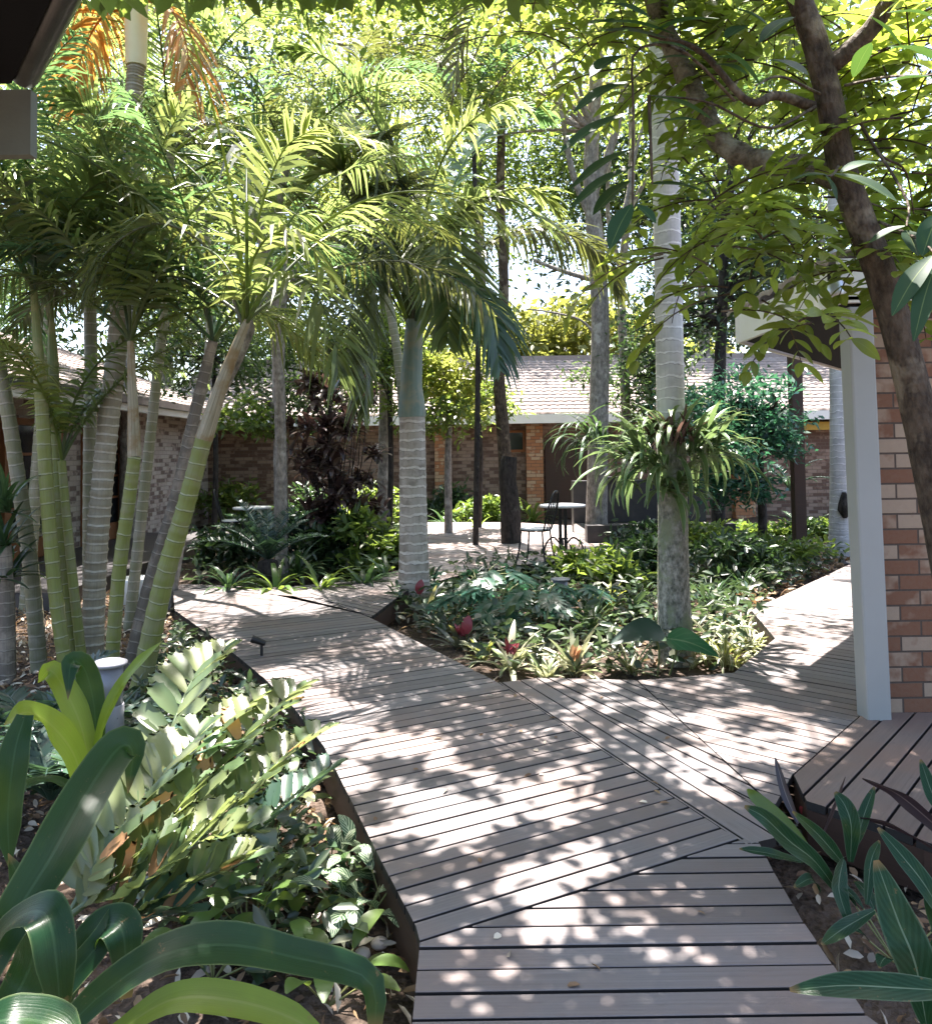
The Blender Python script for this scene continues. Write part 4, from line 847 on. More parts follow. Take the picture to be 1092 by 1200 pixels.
# purple leaved shrub
t = thing('croton_shrub', G(395, 640, -.2), 'tall shrub of dark purple brown leaves left of the king palm', 'shrub')
lm = MB(); fm = MB(); base = P(395, 625, 11.6); base[2] = -.2
for k in range(44):
    c = P(random.uniform(345, 440), random.uniform(448, 610), 11.6+random.uniform(-.5, .5))
    tube(lm, spline([base+rng.normal(0, .08, 3)*[1, 1, 0], (base+c)/2+rng.normal(0, .08, 3), c], 8), np.linspace(.012, .005, 8), 6, False)
    tuft(fm, c, 26, .3, .085, el=(-20, 80), droop=(20, 90), seg=6, spread=.06)
lm.build('stems', M['darkbark'], t); fm.build('foliage', M['purple'], t)

# ------------------------------------------------------------------ near tree with big leaves at right
t = thing('leaning_tree', (2.3, 3.1, -.2), 'leaning brown tree with big glossy leaves in front of the brick corner', 'tree')
TR = [(1150, 900, 3.15), (1118, 700, 3.15), (1092, 560, 3.15), (1066, 440, 3.15), (1035, 330, 3.15), (1005, 250, 3.15), (985, 190, 3.15), (972, 120, 3.15), (955, 50, 3.15), (930, -20, 3.15), (900, -120, 3.2), (860, -240, 3.3)]
p = spline(PS([(1170, 1000, 3.15)]+TR), 90); mb = MB(); tube(mb, p, np.interp(np.linspace(0, 1, 90), [0, .25, .45, .62, .75, 1], [.074, .064, .058, .051, .05, .036]), 18, wob=.035); mb.build('trunk', M['bark'], t)
mb = MB(); q = spline(PS([(985, 205, 3.2), (935, 196, 3.4), (880, 186, 3.6), (845, 165, 3.7), (820, 120, 3.8), (795, 70, 3.9), (770, 10, 4.0), (745, -80, 4.2)]), 50); tube(mb, q, np.linspace(.055, .047, 50)*(1+.1*np.sin(np.linspace(0, 60, 50))), 14, wob=.06); mb.build('limb', M['limb'], t)
mb = MB(); q = spline(PS([(968, 80, 3.15), (1000, 55, 3.1), (1030, 20, 3.05), (1060, -40, 3.0), (1090, -140, 2.9)]), 24); tube(mb, q, np.linspace(.04, .03, 24), 10, wob=.06); mb.build('limb', M['bark'], t)
mb = MB(); q = spline(PS([(952, 125, 3.15), (910, 112, 3.1), (875, 118, 3.0), (820, 60, 3), (760, 40, 2.95)]), 24); tube(mb, q, np.linspace(.022, .008, 24), 8); mb.build('limb', M['bark'], t)
TW = MB(); LV = MB()
def bigleaf(base, tip, w, up=(0, -.5, 1), bow=.06):
    b, e = np.asarray(base), np.asarray(tip); L = np.linalg.norm(e-b); mid = (b+e)/2 + np.array([0, 0, bow*L])
    ribbon(LV, spline([b, mid, e], 9), w, prof=np.sin(pi*np.clip(np.linspace(.03, .99, 9), 0, 1))**.75, fold=.22, upref=up)
HL = [(720, 25, 690, 30, 2.6), (790, 40, 695, 26, 2.6), (780, 45, 690, 38, 2.62), (742, 95, 672, 132, 2.6), (735, 65, 690, 90, 2.6), (740, 132, 655, 180, 2.55), (742, 195, 668, 245, 2.6), (740, 175, 668, 222, 2.7), (762, 112, 835, 141, 2.6), (765, 146, 818, 141, 2.65),
      (762, 192, 836, 222, 2.6), (764, 216, 832, 228, 2.62), (738, 212, 695, 252, 2.7), (740, 240, 714, 292, 2.55), (745, 240, 768, 262, 2.6), (770, 35, 842, 22, 2.6), (762, 50, 812, 60, 2.7), (766, 70, 815, 69, 2.7), (900, 70, 946, 88, 2.7), (835, 68, 872, 72, 2.7),
      (838, 75, 876, 88, 2.7), (890, 100, 850, 60, 2.6), (880, 30, 850, 45, 2.8), (968, 205, 925, 212, 2.6), (966, 205, 980, 235, 2.6), (975, 203, 1050, 236, 2.6), (985, 202, 1030, 190, 2.6), (1092, 90, 1030, 100, 2.5), (1095, 70, 1040, 55, 2.5), (1060, 265, 1018, 285, 2.7), (1065, 262, 1092, 275, 2.7),
      (1062, 270, 1075, 300, 2.7), (1092, 300, 1045, 370, 2.4), (1096, 310, 1070, 400, 2.4), (1100, 250, 1080, 300, 2.5), (1020, 20, 1060, 60, 2.7), (1040, 15, 1092, 20, 2.7), (1000, 90, 1020, 50, 2.8), (860, 10, 900, 30, 2.8), (930, 20, 890, 50, 2.9), (700, 5, 760, 20, 2.5)]
for bx, by, tx, ty, Y in HL: bigleaf(P(bx, by, Y), P(tx, ty, Y-.04+random.uniform(-.12, .12)), .07+random.uniform(-.01, .012))
for pts in ([(860, 118, 3.0), (800, 60, 2.75), (745, 60, 2.62), (742, 130, 2.6), (741, 240, 2.58)], [(955, 125, 3.1), (900, 150, 2.8), (830, 120, 2.7), (763, 112, 2.62)], [(760, 112, 2.62), (763, 190, 2.6), (764, 216, 2.62)], [(982, 195, 3.1), (975, 205, 2.7), (965, 206, 2.6)],
            [(990, 100, 3.1), (1040, 90, 2.8), (1092, 88, 2.5), (1110, 70, 2.4)], [(1010, 150, 3.1), (1060, 230, 2.8), (1062, 265, 2.7)], [(1030, 260, 3.1), (1075, 280, 2.6), (1098, 300, 2.4)], [(960, 110, 3.1), (915, 90, 2.8), (885, 100, 2.65)], [(1000, 130, 3.1), (1030, 180, 3), (1060, 200, 3.1), (1070, 250, 3.2)]):
    tube(TW, spline(PS(pts), 14), np.linspace(.0065, .003, 14), 6, False)
tw = TW.build('twigs', M['bark'], t); LV.build('foliage', M['big_leaf'], t)
# thin leafy sprays around the limb (mid green, sunlit from behind)
SP = MB(); LV = MB()
SPR = [(860, 260, 3.4, 7), (800, 300, 3.6, 5), (890, 290, 3.5, 5), (830, 335, 3.6, 3), (1010, 320, 3.3, 3), (945, 388, 3.1, 2), (930, 250, 3.4, 6), (1040, 170, 3.4, 7), (1080, 130, 3.2, 6), (1070, 220, 3.5, 7), (900, 90, 3.8, 7), (860, 30, 3.9, 8), (800, 10, 4.0, 8), (920, 15, 3.6, 8), (1010, 20, 3.5, 8),
       (1070, 60, 3.3, 8), (840, 100, 4.0, 6), (1075, 330, 3.5, 6), (1030, 110, 3.6, 7), (1050, 290, 3.7, 7), (1085, 180, 3.8, 7), (720, 30, 4.2, 6), (760, 90, 4.2, 5), (820, 210, 3.9, 5), (900, 200, 4.2, 6), (660, 40, 4.6, 6), (600, 20, 4.8, 6), (860, 370, 3.6, 2), (975, 280, 3.8, 4), (880, 150, 4.2, 6), (1090, 20, 3.2, 6), (540, 60, 5, 5), (1085, 270, 3.4, 6)]
for px, py, Y, n in SPR:
    for k in range(n):
        b = P(px+random.uniform(-35, 35), py+random.uniform(-25, 25), Y+random.uniform(-.2, .3)); a = random.uniform(0, 2*pi)
        sp = arc(b, a, R(random.uniform(-10, 30)), random.uniform(.35, .6), R(60), 9); tube(SP, sp, np.linspace(.005, .002, 9), 5, False)
        for j in range(1, 9):
            for sg in (-1, 1):
                d = unit(sp[min(j+1, 8)]-sp[j-1]); sd = np.cross(d, [0, 0, 1])*sg; tip = sp[j]+(sd*.9+d*.7+rng.normal(0, .15, 3))*random.uniform(.08, .14)
                if random.random() < 1.1*sunny(tip)[0]: continue
                bigleaf(sp[j], tip, random.uniform(.036, .054), up=rng.normal(0, .3, 3)+[0, 0, 1], bow=.08)
SP.build('sprays', M['bark'], t); LV.build('leaf_sprays', M['spray'], t)
NEAR = t

# ------------------------------------------------------------------ plants of the beds
GZ = -.22
def at(px, py, z=GZ): return G(px, py, z)
# row of strappy clivias in front of the porch
for px, py, n, L, lab, m in [(262, 690, 24, .5, 'strappy green clivia at the left end of the row edging the far deck', 'strap'), (318, 692, 26, .55, 'strappy green clivia second along the row edging the far deck', 'strap_lit'), (372, 690, 24, .5, 'bright strappy clivia in the middle of the row edging the far deck', 'strap_lit'),
        (424, 685, 24, .5, 'strappy green clivia in the row just left of the king palm', 'strap'), (455, 678, 20, .5, 'dark strappy clivia touching the left side of the king palm', 'strap'),
        (345, 668, 26, .6, 'strappy clivia behind the front row below the cycad', 'strap'), (400, 655, 30, .75, 'large strappy clivia behind the row under the purple shrub', 'strap'), (445, 645, 30, .75, 'tall strappy clivia left of the king palm trunk', 'strap_lit'),
        (410, 620, 30, .8, 'broad strappy plant at the foot of the purple shrub', 'strap_lit'), (450, 600, 26, .8, 'strappy plant at the back left of the king palm', 'strap'), (375, 635, 26, .7, 'strappy plant between the cycad and the purple shrub', 'strap')]:
    tuft_plant('clivia', G(px, py, 0)+np.array([0, .15, -.12]), int(n*1.3), L*1.2, .06, m, lab, 'clivia', 'strappy plants left of the king palm')
c = G(312, 676)+np.array([0, .1, -.1]); t = thing('cycad', c, 'blue green cycad with stiff feathery fronds in front of the porch chair', 'cycad')
mb = MB(); lathe(mb, [(0, -.05), (.13, 0), (.15, .15), (.12, .28), (0, .32)], c, 14); mb.build('stem', M['darkbark'], t)
for k in range(13):
    a = k*2.399; frond(arc(c+np.array([0, 0, .3]), a, R(random.uniform(35, 75)), random.uniform(.8, 1.05), R(45), 10), .13, t, M['fern'], n=34, wid=.02, hang=.05, vee=.5, fwd_=.35)
for k, (px, py, lab, n, L) in enumerate([(520, 620, 'leafy strap plant left of the slim tree on the far deck edge', 30, .7), (560, 628, 'bright strap plant at the foot of the slim tree', 30, .6), (540, 605, 'broad leaved plant against the dark brick wall', 30, .9), (575, 600, 'plant with arching leaves behind the dark stump', 30, .9), (625, 612, 'spiky pale plant behind the cafe chair', 26, .9), (655, 600, 'small bushy plant in front of the orange brick pier', 30, .6), (760, 610, 'arching plant beside the pond basin', 30, .8)]):
    tuft_plant('strap_plant', at(px, py), n, L, .06, ('strap', 'strap_lit', 'strap')[k % 3], lab, 'plant', 'strappy plants along the far deck')
for k, (px, py, lab) in enumerate([(645, 690, 'thin potted palm like plant beside the cafe chair'), (940, 640, 'arching fern at the foot of the teal tree'), (925, 575, 'arching fern against the brown brick at far right'), (870, 600, 'dark fern beneath the teal tree')]):
    c = at(px, py, -.2) if k != 2 else P(px, py, 14); t = thing('fern_plant', c, lab, 'fern', 'ferns around the garden')
    for j in range(14 if k else 9):
        frond(arc(c, j*2.399, R(random.uniform(40, 80)), random.uniform(.6, .95) if k else .6, R(75), 10), .1, t, M['strap' if k % 2 else 'fern'], n=24, wid=.022, hang=.2)
# split leaved philodendrons in the middle bed
def lobed(mb, c, d, L, W, nrm):
    d = unit(d); s = unit(np.cross(nrm, d)); m = np.cross(d, s); n = 7
    stalk = []
    for sg in (-1, 1):
        for j in range(n):
            x = j/(n-1); b = c + d*L*(.1+.75*x); a = (1.9-1.5*x); l = W*(.55+.45*sin(pi*(.25+.6*x)))
            e = b + (s*sg*sin(a)+d*cos(a))*l - np.array([0, 0, .12*l])
            ribbon(mb, spline([b, (b+e)/2+m*.03*L, e], 5), L*.17, prof=np.array([.7, 1, .95, .7, .1]), fold=.1, upref=nrm)
    ribbon(mb, spline([c+d*L*.05, c+d*L*.5+m*.02, c+d*L*1.1-np.array([0, 0, .1*L])], 6), L*.24, fold=.1, upref=nrm)
for px, py, lab, n, S in [(585, 735, 'teal split leaf philodendron filling the left of the middle bed', 16, .3), (635, 735, 'teal split leaf philodendron in front of the short bollard light', 14, .28), (560, 705, 'split leaf philodendron nearest the king palm', 12, .28)]:
    c = at(px, py); t = thing('philodendron', c, lab, 'philodendron', 'split leaf plants in the middle bed'); sm = MB(); lm = MB()
    for k in range(n):
        a = k*2.399; e = c + np.array([cos(a)*random.uniform(.12, .5), sin(a)*random.uniform(.12, .45), random.uniform(.15, .42)])
        tube(sm, spline([c, (c+e)/2+np.array([0, 0, .12]), e], 8), .007, 6, False)
        lobed(lm, e, np.array([cos(a), sin(a), -.35]), S*random.uniform(.8, 1.1), S*.55, np.array([cos(a)*.45, sin(a)*.45-.2, 1.0]))
    sm.build('stems', M['petiole'], t); lm.build('foliage', M['crown_teal'], t)
# bromeliads and flowering plants along the bed edge
def brom(px, py, n, L, W, mat, lab, cen=None, el=(15, 75), z=GZ):
    c = at(px, py, z); t = thing('bromeliad', c, lab, 'bromeliad'); mb = MB(); tuft(mb, c, n, L, W, el=el, droop=(10, 75)); mb.build('foliage', M[mat], t)
    if cen:
        m2 = MB(); tuft(m2, c+np.array([0, 0, .12]), 9, .13, .04, el=(35, 85), droop=(0, 30)); m2.build('flower', M[cen], t)
brom(500, 726, 22, .46, .06, 'grey_brom', 'dark grey bromeliad at the tip of the middle bed')
brom(600, 785, 20, .42, .055, 'pale_brom', 'pale bromeliad with red centre near the walkway seam', 'red')
brom(672, 792, 26, .46, .05, 'pale_brom', 'pale bromeliad with orange centre at the front of the bed', 'orange')
brom(640, 800, 24, .3, .035, 'pale_brom', 'low pale tuft on the front edge of the middle bed')
brom(540, 762, 20, .34, .05, 'grey_brom', 'dark bromeliad with red veins along the walkway edge', 'red')
brom(520, 742, 18, .34, .05, 'grey_brom', 'grey bromeliad leaning over the walkway edge near the king palm')
brom(565, 775, 16, .3, .04, 'varieg', 'small striped bromeliad in the dark corner of the bed')
brom(690, 745, 24, .42, .05, 'spider', 'drooping light green bromeliad in the centre of the bed')
brom(710, 715, 14, .4, .06, 'lime', 'lime yellow star shaped plant left of the mossy trunk')
brom(740, 790, 24, .34, .03, 'varieg', 'thin leaved striped tuft left of the elephant ear leaf')
for px, py, lab, n, L in [(850, 780, 'cream edged spider plant at the right front of the bed', 46, .48), (880, 765, 'cream edged spider plant nearest the right walkway', 42, .46), (862, 745, 'cream edged spider plant behind the front pair', 42, .46), (825, 770, 'cream edged spider plant beside the mossy trunk', 34, .4)]:
    tuft_plant('spider_plant', at(px, py), n, L, .028, 'varieg', lab, 'spider plant', 'cream edged spider plants at the bed corner', el=(15, 80), droop=(60, 130), spread=.05)
# red anthurium spathes
for px, py, lab in [(492, 690, 'red heart shaped flower at the foot of the king palm'), (547, 735, 'red flower among the dark leaves of the middle bed')]:
    g = at(px, py+25); h = P(px, py, g[1]-.05); t = thing('red_flower', g, lab, 'flower')
    mb = MB(); tube(mb, [g, h], .006, 6, False); mb.build('stalk', M['petiole'], t)
    mb = MB(); ribbon(mb, spline([h+np.array([-.01, 0, -.06]), h+np.array([0, -.02, .02]), h+np.array([.02, 0, .1])], 8), .1, fold=.2, upref=(0, -1, .2)); mb.build('spathe', M['red'], t)
# elephant ears
def heart(mb, b, tip, w, up):
    b, tip = np.asarray(b), np.asarray(tip); d = tip-b; L = np.linalg.norm(d); d = d/L
    tt = np.linspace(0, 1, 14); prof = np.concatenate([[.35, .72, .93, 1.0], np.linspace(1, 0, 10)**.75]); prof[-1] = .02
    p = b - d*L*.22 + d*(L*1.22)*tt[:, None] + np.array([0, 0, .09*L])*np.sin(pi*tt)[:, None]
    ribbon(mb, p, w, prof=prof, fold=.16, upref=up)
for (bx, by), (tx, ty), w_, lab, gx, gy, m in [((792, 752), (842, 770), .23, 'shiny green elephant ear leaf in front of the mossy trunk', 783, 795, 'colocasia'), ((765, 742), (715, 755), .24, 'teal elephant ear leaf lit by glare beside the mossy trunk', 770, 795, 'fern')]:
    g = at(gx, gy); b = P(bx, by, g[1]-.05); t = thing('elephant_ear', g, lab, 'elephant ear')
    mb = MB(); tube(mb, spline([g, (g+b)/2+np.array([.03, 0, .05]), b], 8), .008, 6, False); mb.build('stalk', M['petiole'], t)
    mb = MB(); heart(mb, b, P(tx, ty, g[1]-.2), w_, (0, -.75, 1)); mb.build('leaf', M[m], t)
# dark leafy shrubs behind the mossy trunk
def bush(px, py, rad, n, L, W, mat, lab, z=GZ, h=.3, group='low leafy bushes in the beds'):
    c = at(px, py, z); t = thing('low_bush', c, lab, 'bush', group); c2 = c+np.array([0, 0, h]); mb = MB(); cs = cloud(mb, c2, rad, n, L, W, .15, 16, False); mb.build('foliage', M[mat], t)
    sm = MB()
    for q in cs: tube(sm, spline([c, (c+q)/2+rng.normal(0, .04, 3), q], 6), .006, 5, False)
    sm.build('stems', M['petiole'], t)
bush(745, 690, (.62, .5, .3), 900, .17, .055, 'crown_dark', 'glossy dark bush left of the mossy trunk')
bush(700, 700, (.5, .4, .25), 600, .15, .055, 'crown_mid', 'mid green bush behind the lime star plant')
bush(850, 690, (.62, .5, .32), 900, .16, .045, 'crown_dark', 'dark bush right of the mossy trunk')
bush(905, 675, (.7, .6, .26), 900, .14, .045, 'crown_mid', 'leafy bush spreading towards the right walkway')
bush(820, 655, (.7, .6, .3), 900, .15, .05, 'crown_mid', 'leafy bush behind the white palm trunk')
bush(920, 640, (1.0, .6, .2), 1400, .14, .06, 'strap_lit', 'low sunlit lime bush under the teal tree')
bush(960, 638, (.6, .5, .2), 700, .14, .06, 'strap_lit', 'low sunlit lime bush beside the far palm trunk')
bush(760, 655, (.8, .6, .28), 900, .15, .05, 'crown_dark', 'dark bush hiding the foot of the pond basin')
for px, py, lab, L in [(835, 720, 'upright grassy tuft right of the mossy trunk', .5), (870, 700, 'second upright grassy tuft in the right bed', .45), (745, 725, 'grassy tuft left of the mossy trunk', .4)]:
    tuft_plant('grassy_tuft', at(px, py), 60, L, .018, 'strap', lab, 'tuft', 'grassy tufts by the mossy trunk', el=(40, 88), droop=(20, 90))
for px, py, r_, n, m, lab in [(262, 668, (.5, .4, .3), 700, 'crown_dark', 'dark bush at the left end of the bed by the porch'), (345, 655, (.6, .45, .35), 800, 'fern', 'blue green bush behind the cycad'), (400, 665, (.55, .45, .38), 800, 'crown_dark', 'dark bush below the purple shrub'),
        (440, 668, (.5, .45, .42), 800, 'crown_mid', 'green bush against the left side of the king palm'), (430, 625, (.8, .6, .6), 1000, 'crown_mid', 'tall green bush behind the king palm'), (285, 640, (.6, .5, .3), 700, 'crown_dark', 'dark bush in front of the porch table'), (370, 620, (.8, .5, .5), 900, 'crown_dark', 'dark bush behind the purple shrub'), (262, 612, (.7, .6, .8), 1200, 'crown_mid', 'tall green shrub against the corner of the two brick walls'), (318, 600, (.9, .6, .9), 1400, 'crown_deep', 'tall deep green shrub in front of the far brick wall left of the purple shrub'), (448, 598, (.9, .6, .9), 1400, 'crown_deep', 'tall deep green shrub in front of the far brick wall behind the king palm')]:
    bush(px, py, r_, n, .2, .06, m, lab, -.1, .35, 'dark bushes left of the king palm')
for px, py, r_, n, m, lab in [(530, 612, (.9, .6, .6), 900, 'crown_dark', 'dark bush against the brick wall right of the king palm'), (565, 618, (.7, .5, .4), 800, 'strap_lit', 'fresh green bush left of the slim brown tree'), (520, 580, (1.2, .6, .6), 900, 'crown_mid', 'green bush along the far brick wall'), (640, 603, (.5, .4, .4), 500, 'crown_mid', 'small green bush behind the cafe table'), (590, 590, (.9, .5, .6), 800, 'crown_dark', 'dark bush behind the dark stump')]:
    bush(px, py, r_, n, .2, .07, m, lab, -.2, .35, 'bushes along the far brick wall')
# ground cover and litter
def scatter(poly_px, n, z):
    poly = np.array([at(*q, z)[:2] for q in poly_px]); lo, hi = poly.min(0), poly.max(0); out = []
    while len(out) < n:
        p = lo + (hi-lo)*rng.random(2); ins = False; k = len(poly)-1
        for i_ in range(len(poly)):
            a, b = poly[i_], poly[k]
            if (a[1] > p[1]) != (b[1] > p[1]) and p[0] < (b[0]-a[0])*(p[1]-a[1])/(b[1]-a[1])+a[0]: ins = not ins
            k = i_
        if ins: out.append([*p, z])
    return np.array(out)
BED = [(445, 720), (585, 795), (740, 793), (850, 783), (900, 748), (878, 716), (1000, 655), (880, 645), (700, 660), (560, 672), (490, 692)]
LEFT = [(492, 1200), (490, 1090), (440, 1005), (378, 880), (308, 800), (205, 722), (203, 690), (-150, 690), (-500, 1000), (-500, 1600), (480, 1600)]
BACK = [(215, 700), (470, 690), (490, 620), (250, 620)]
RIGHT = [(1000, 1180), (945, 1081), (890, 985), (900, 945), (940, 945), (1000, 960), (1300, 1040), (1500, 1200), (1400, 1600), (1100, 1500)]
def covers(name, poly, n, L, W, mat, zr, z=GZ):
    q = scatter(poly, n, z); q[:, 2] += rng.uniform(*zr, n); mb = MB(); leaves(mb, q, rdir(n, .1, .5), rdir(n, 1.6, .6), L*rng.uniform(.5, 1.3, n), W*rng.uniform(.6, 1.2, n)); tag(mb.build(name, M[mat]), kind='stuff')
covers('ground_cover_foliage', BED, 5200, .13, .05, 'cover', (.02, .3))
covers('ground_cover_foliage', BACK, 1500, .16, .06, 'cover', (.02, .35))
covers('leaf_litter', BED, 1200, .1, .035, 'litter', (.0, .04))
covers('leaf_litter', LEFT, 9000, .07, .026, 'litter', (.0, .04))
covers('leaf_litter', RIGHT, 500, .06, .025, 'litter', (.0, .04))
covers('leaf_litter', [(880, 720), (1000, 660), (960, 650), (860, 690)], 500, .12, .05, 'litter', (.02, .08))
# fallen leaves on the boards
q = scatter([(400, 900), (560, 1190), (900, 1190), (860, 900), (600, 760)], 34, .006); mb = MB(); leaves(mb, q, rdir(34, 0, .05), rdir(34, 3, .3), .042*rng.uniform(.5, 1.2, 34), .018*rng.uniform(.6, 1.2, 34)); tag(mb.build('leaf_litter', M['litter']), kind='stuff')

# ------------------------------------------------------------------ left foreground
# pinnate plants with toothed leaflets
def toothed(mb, b, d, L, W, nrm):
    d = unit(d); s = unit(np.cross(nrm, d)); m = np.cross(d, s)
    pr = np.array([[0, .12], [.15, .62], [.4, .95], [.6, 1.0], [.78, .95], [.84, 1.08], [.9, .7], [1.0, .62], [.93, .3], [1.06, 0]])
    x = pr[:, 0]*L; y = pr[:, 1]*W/2
    cen = b + x[:, None]*d + (-.05*L*(x/L)**2)[:, None]*m
    lf = cen + y[:, None]*s + (y*.35)[:, None]*m; rg = cen - y[:, None]*s + (y*.35)[:, None]*m
    v = np.stack([lf, cen, rg], 1); i = np.arange(9)[:, None]*3+np.arange(2)[None]
    uv = np.stack([np.stack([.5+pr[:, 1]/2, np.full(10, .5), .5-pr[:, 1]/2], 1), np.repeat(pr[:, :1], 3, 1)], -1)
    mb.add(v, np.stack([i, i+3, i+4, i+1], -1), None, uv)
def pinnate(parent, pts, n, L, W, mat, dead=(), vee=.55, fw=.55):
    p = spline(PS(pts), 40); tan = unit(np.gradient(p, axis=0)); ch = p[-1]-p[0]; side = unit(np.array([ch[1], -ch[0], 0])); mb = MB(); dm = MB(); t = np.linspace(0, 1, 40)
    tube(mb, p, .009*(1.2-.9*t), 6, False); nd = 0
    for k in range(n):
        u = .12+.86*k/(n-1); i = int(u*39); l = L*(.55+.45*sin(pi*min(.15+u*.8, 1)))
        for sg in (-1, 1):
            tg = tan[i]; sd = unit(side-tg*(tg @ side))*sg; nr = np.cross(sd*sg, tg)
            d = sd*1.0 + tg*(fw+.5*u+random.uniform(-.12, .12)) + nr*(vee+random.uniform(-.25, .25))
            isd = (k, sg) in dead; nd += isd
            toothed(dm if isd else mb, p[i]+rng.normal(0, .002, 3), d, l*random.uniform(.88, 1.1), W*random.uniform(.85, 1.1), nr - sd*.45)
    toothed(mb, p[-1], tan[-1], L*.7, W*.8, np.cross(side, tan[-1]))
    o = mb.build('frond', M[mat], parent)
    if nd: dm.build('dead_leaflet', M['holly_dead'], o)
GP = 'stiff plants with toothed leaflets at left'
def zam(lab, fr, **kw):
    b = P(*fr[0][0][0]); t = thing('toothed_frond_plant', np.array([b[0], b[1], -.22]), lab, 'plant', GP)
    for pts, n, L, W, mat, dead in fr: pinnate(t, pts, n, L, W, mat, dead)
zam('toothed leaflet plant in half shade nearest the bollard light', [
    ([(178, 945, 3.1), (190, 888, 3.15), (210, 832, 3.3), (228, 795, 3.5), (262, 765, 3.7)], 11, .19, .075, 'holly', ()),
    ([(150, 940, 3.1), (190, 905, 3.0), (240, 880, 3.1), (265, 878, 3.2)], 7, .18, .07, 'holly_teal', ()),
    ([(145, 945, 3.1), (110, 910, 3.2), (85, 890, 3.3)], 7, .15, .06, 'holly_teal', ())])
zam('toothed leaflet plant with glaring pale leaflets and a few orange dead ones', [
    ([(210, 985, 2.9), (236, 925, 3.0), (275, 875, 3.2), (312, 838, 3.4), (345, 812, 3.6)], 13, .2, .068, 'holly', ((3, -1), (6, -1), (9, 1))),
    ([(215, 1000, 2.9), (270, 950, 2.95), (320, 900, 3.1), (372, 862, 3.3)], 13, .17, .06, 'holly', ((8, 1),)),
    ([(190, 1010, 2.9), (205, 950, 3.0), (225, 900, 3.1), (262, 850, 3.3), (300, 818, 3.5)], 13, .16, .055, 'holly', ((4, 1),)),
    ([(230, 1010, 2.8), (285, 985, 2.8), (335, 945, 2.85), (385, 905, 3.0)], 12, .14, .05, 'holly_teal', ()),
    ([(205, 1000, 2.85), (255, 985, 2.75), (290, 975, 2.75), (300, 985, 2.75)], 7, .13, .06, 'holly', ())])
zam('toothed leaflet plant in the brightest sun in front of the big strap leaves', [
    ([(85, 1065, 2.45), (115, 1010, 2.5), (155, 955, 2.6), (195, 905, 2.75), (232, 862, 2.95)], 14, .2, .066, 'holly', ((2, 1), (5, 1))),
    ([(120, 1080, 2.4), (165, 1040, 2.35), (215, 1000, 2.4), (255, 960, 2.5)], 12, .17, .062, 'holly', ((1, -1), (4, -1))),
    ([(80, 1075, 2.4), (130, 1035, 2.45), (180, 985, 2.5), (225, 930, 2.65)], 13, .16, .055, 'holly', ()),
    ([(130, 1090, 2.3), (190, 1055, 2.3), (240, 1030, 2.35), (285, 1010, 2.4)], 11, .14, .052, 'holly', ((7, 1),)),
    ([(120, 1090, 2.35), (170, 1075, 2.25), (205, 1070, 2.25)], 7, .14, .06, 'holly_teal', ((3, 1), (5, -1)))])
for px, py, lab, L in [(38, 905, 'feathery teal fern at the left edge below the clump', .75), (60, 960, 'small teal fern under the big strap leaves at left', .5)]:
    c = G(px, py, -.22); t = thing('fern_plant', c, lab, 'fern', 'ferns at left')
    for j in range(12): frond(arc(c+np.array([0, 0, .1]), j*2.399, R(random.uniform(35, 75)), L*random.uniform(.8, 1.1), R(70), 10), .14, t, M['fern'], n=26, wid=.026, hang=.12, vee=.4)
# dragon plant at the left edge
c = G(8, 800, -.22); t = thing('dragon_plant', c, 'dark rosette plant on a short trunk at the left edge', 'plant')
mb = MB(); tube(mb, [c, P(8, 700, c[1]), P(6, 640, c[1])], [.07, .06, .05], 10); mb.build('trunk', M['cane_brown'], t)
for py, n in ((600, 26), (640, 26), (680, 22)):
    mb = MB(); tuft(mb, P(6, py, c[1]), n, .42, .045, el=(0, 85), droop=(20, 80)); mb.build('foliage', M['strap' if py < 620 else 'crown_dark'], t)
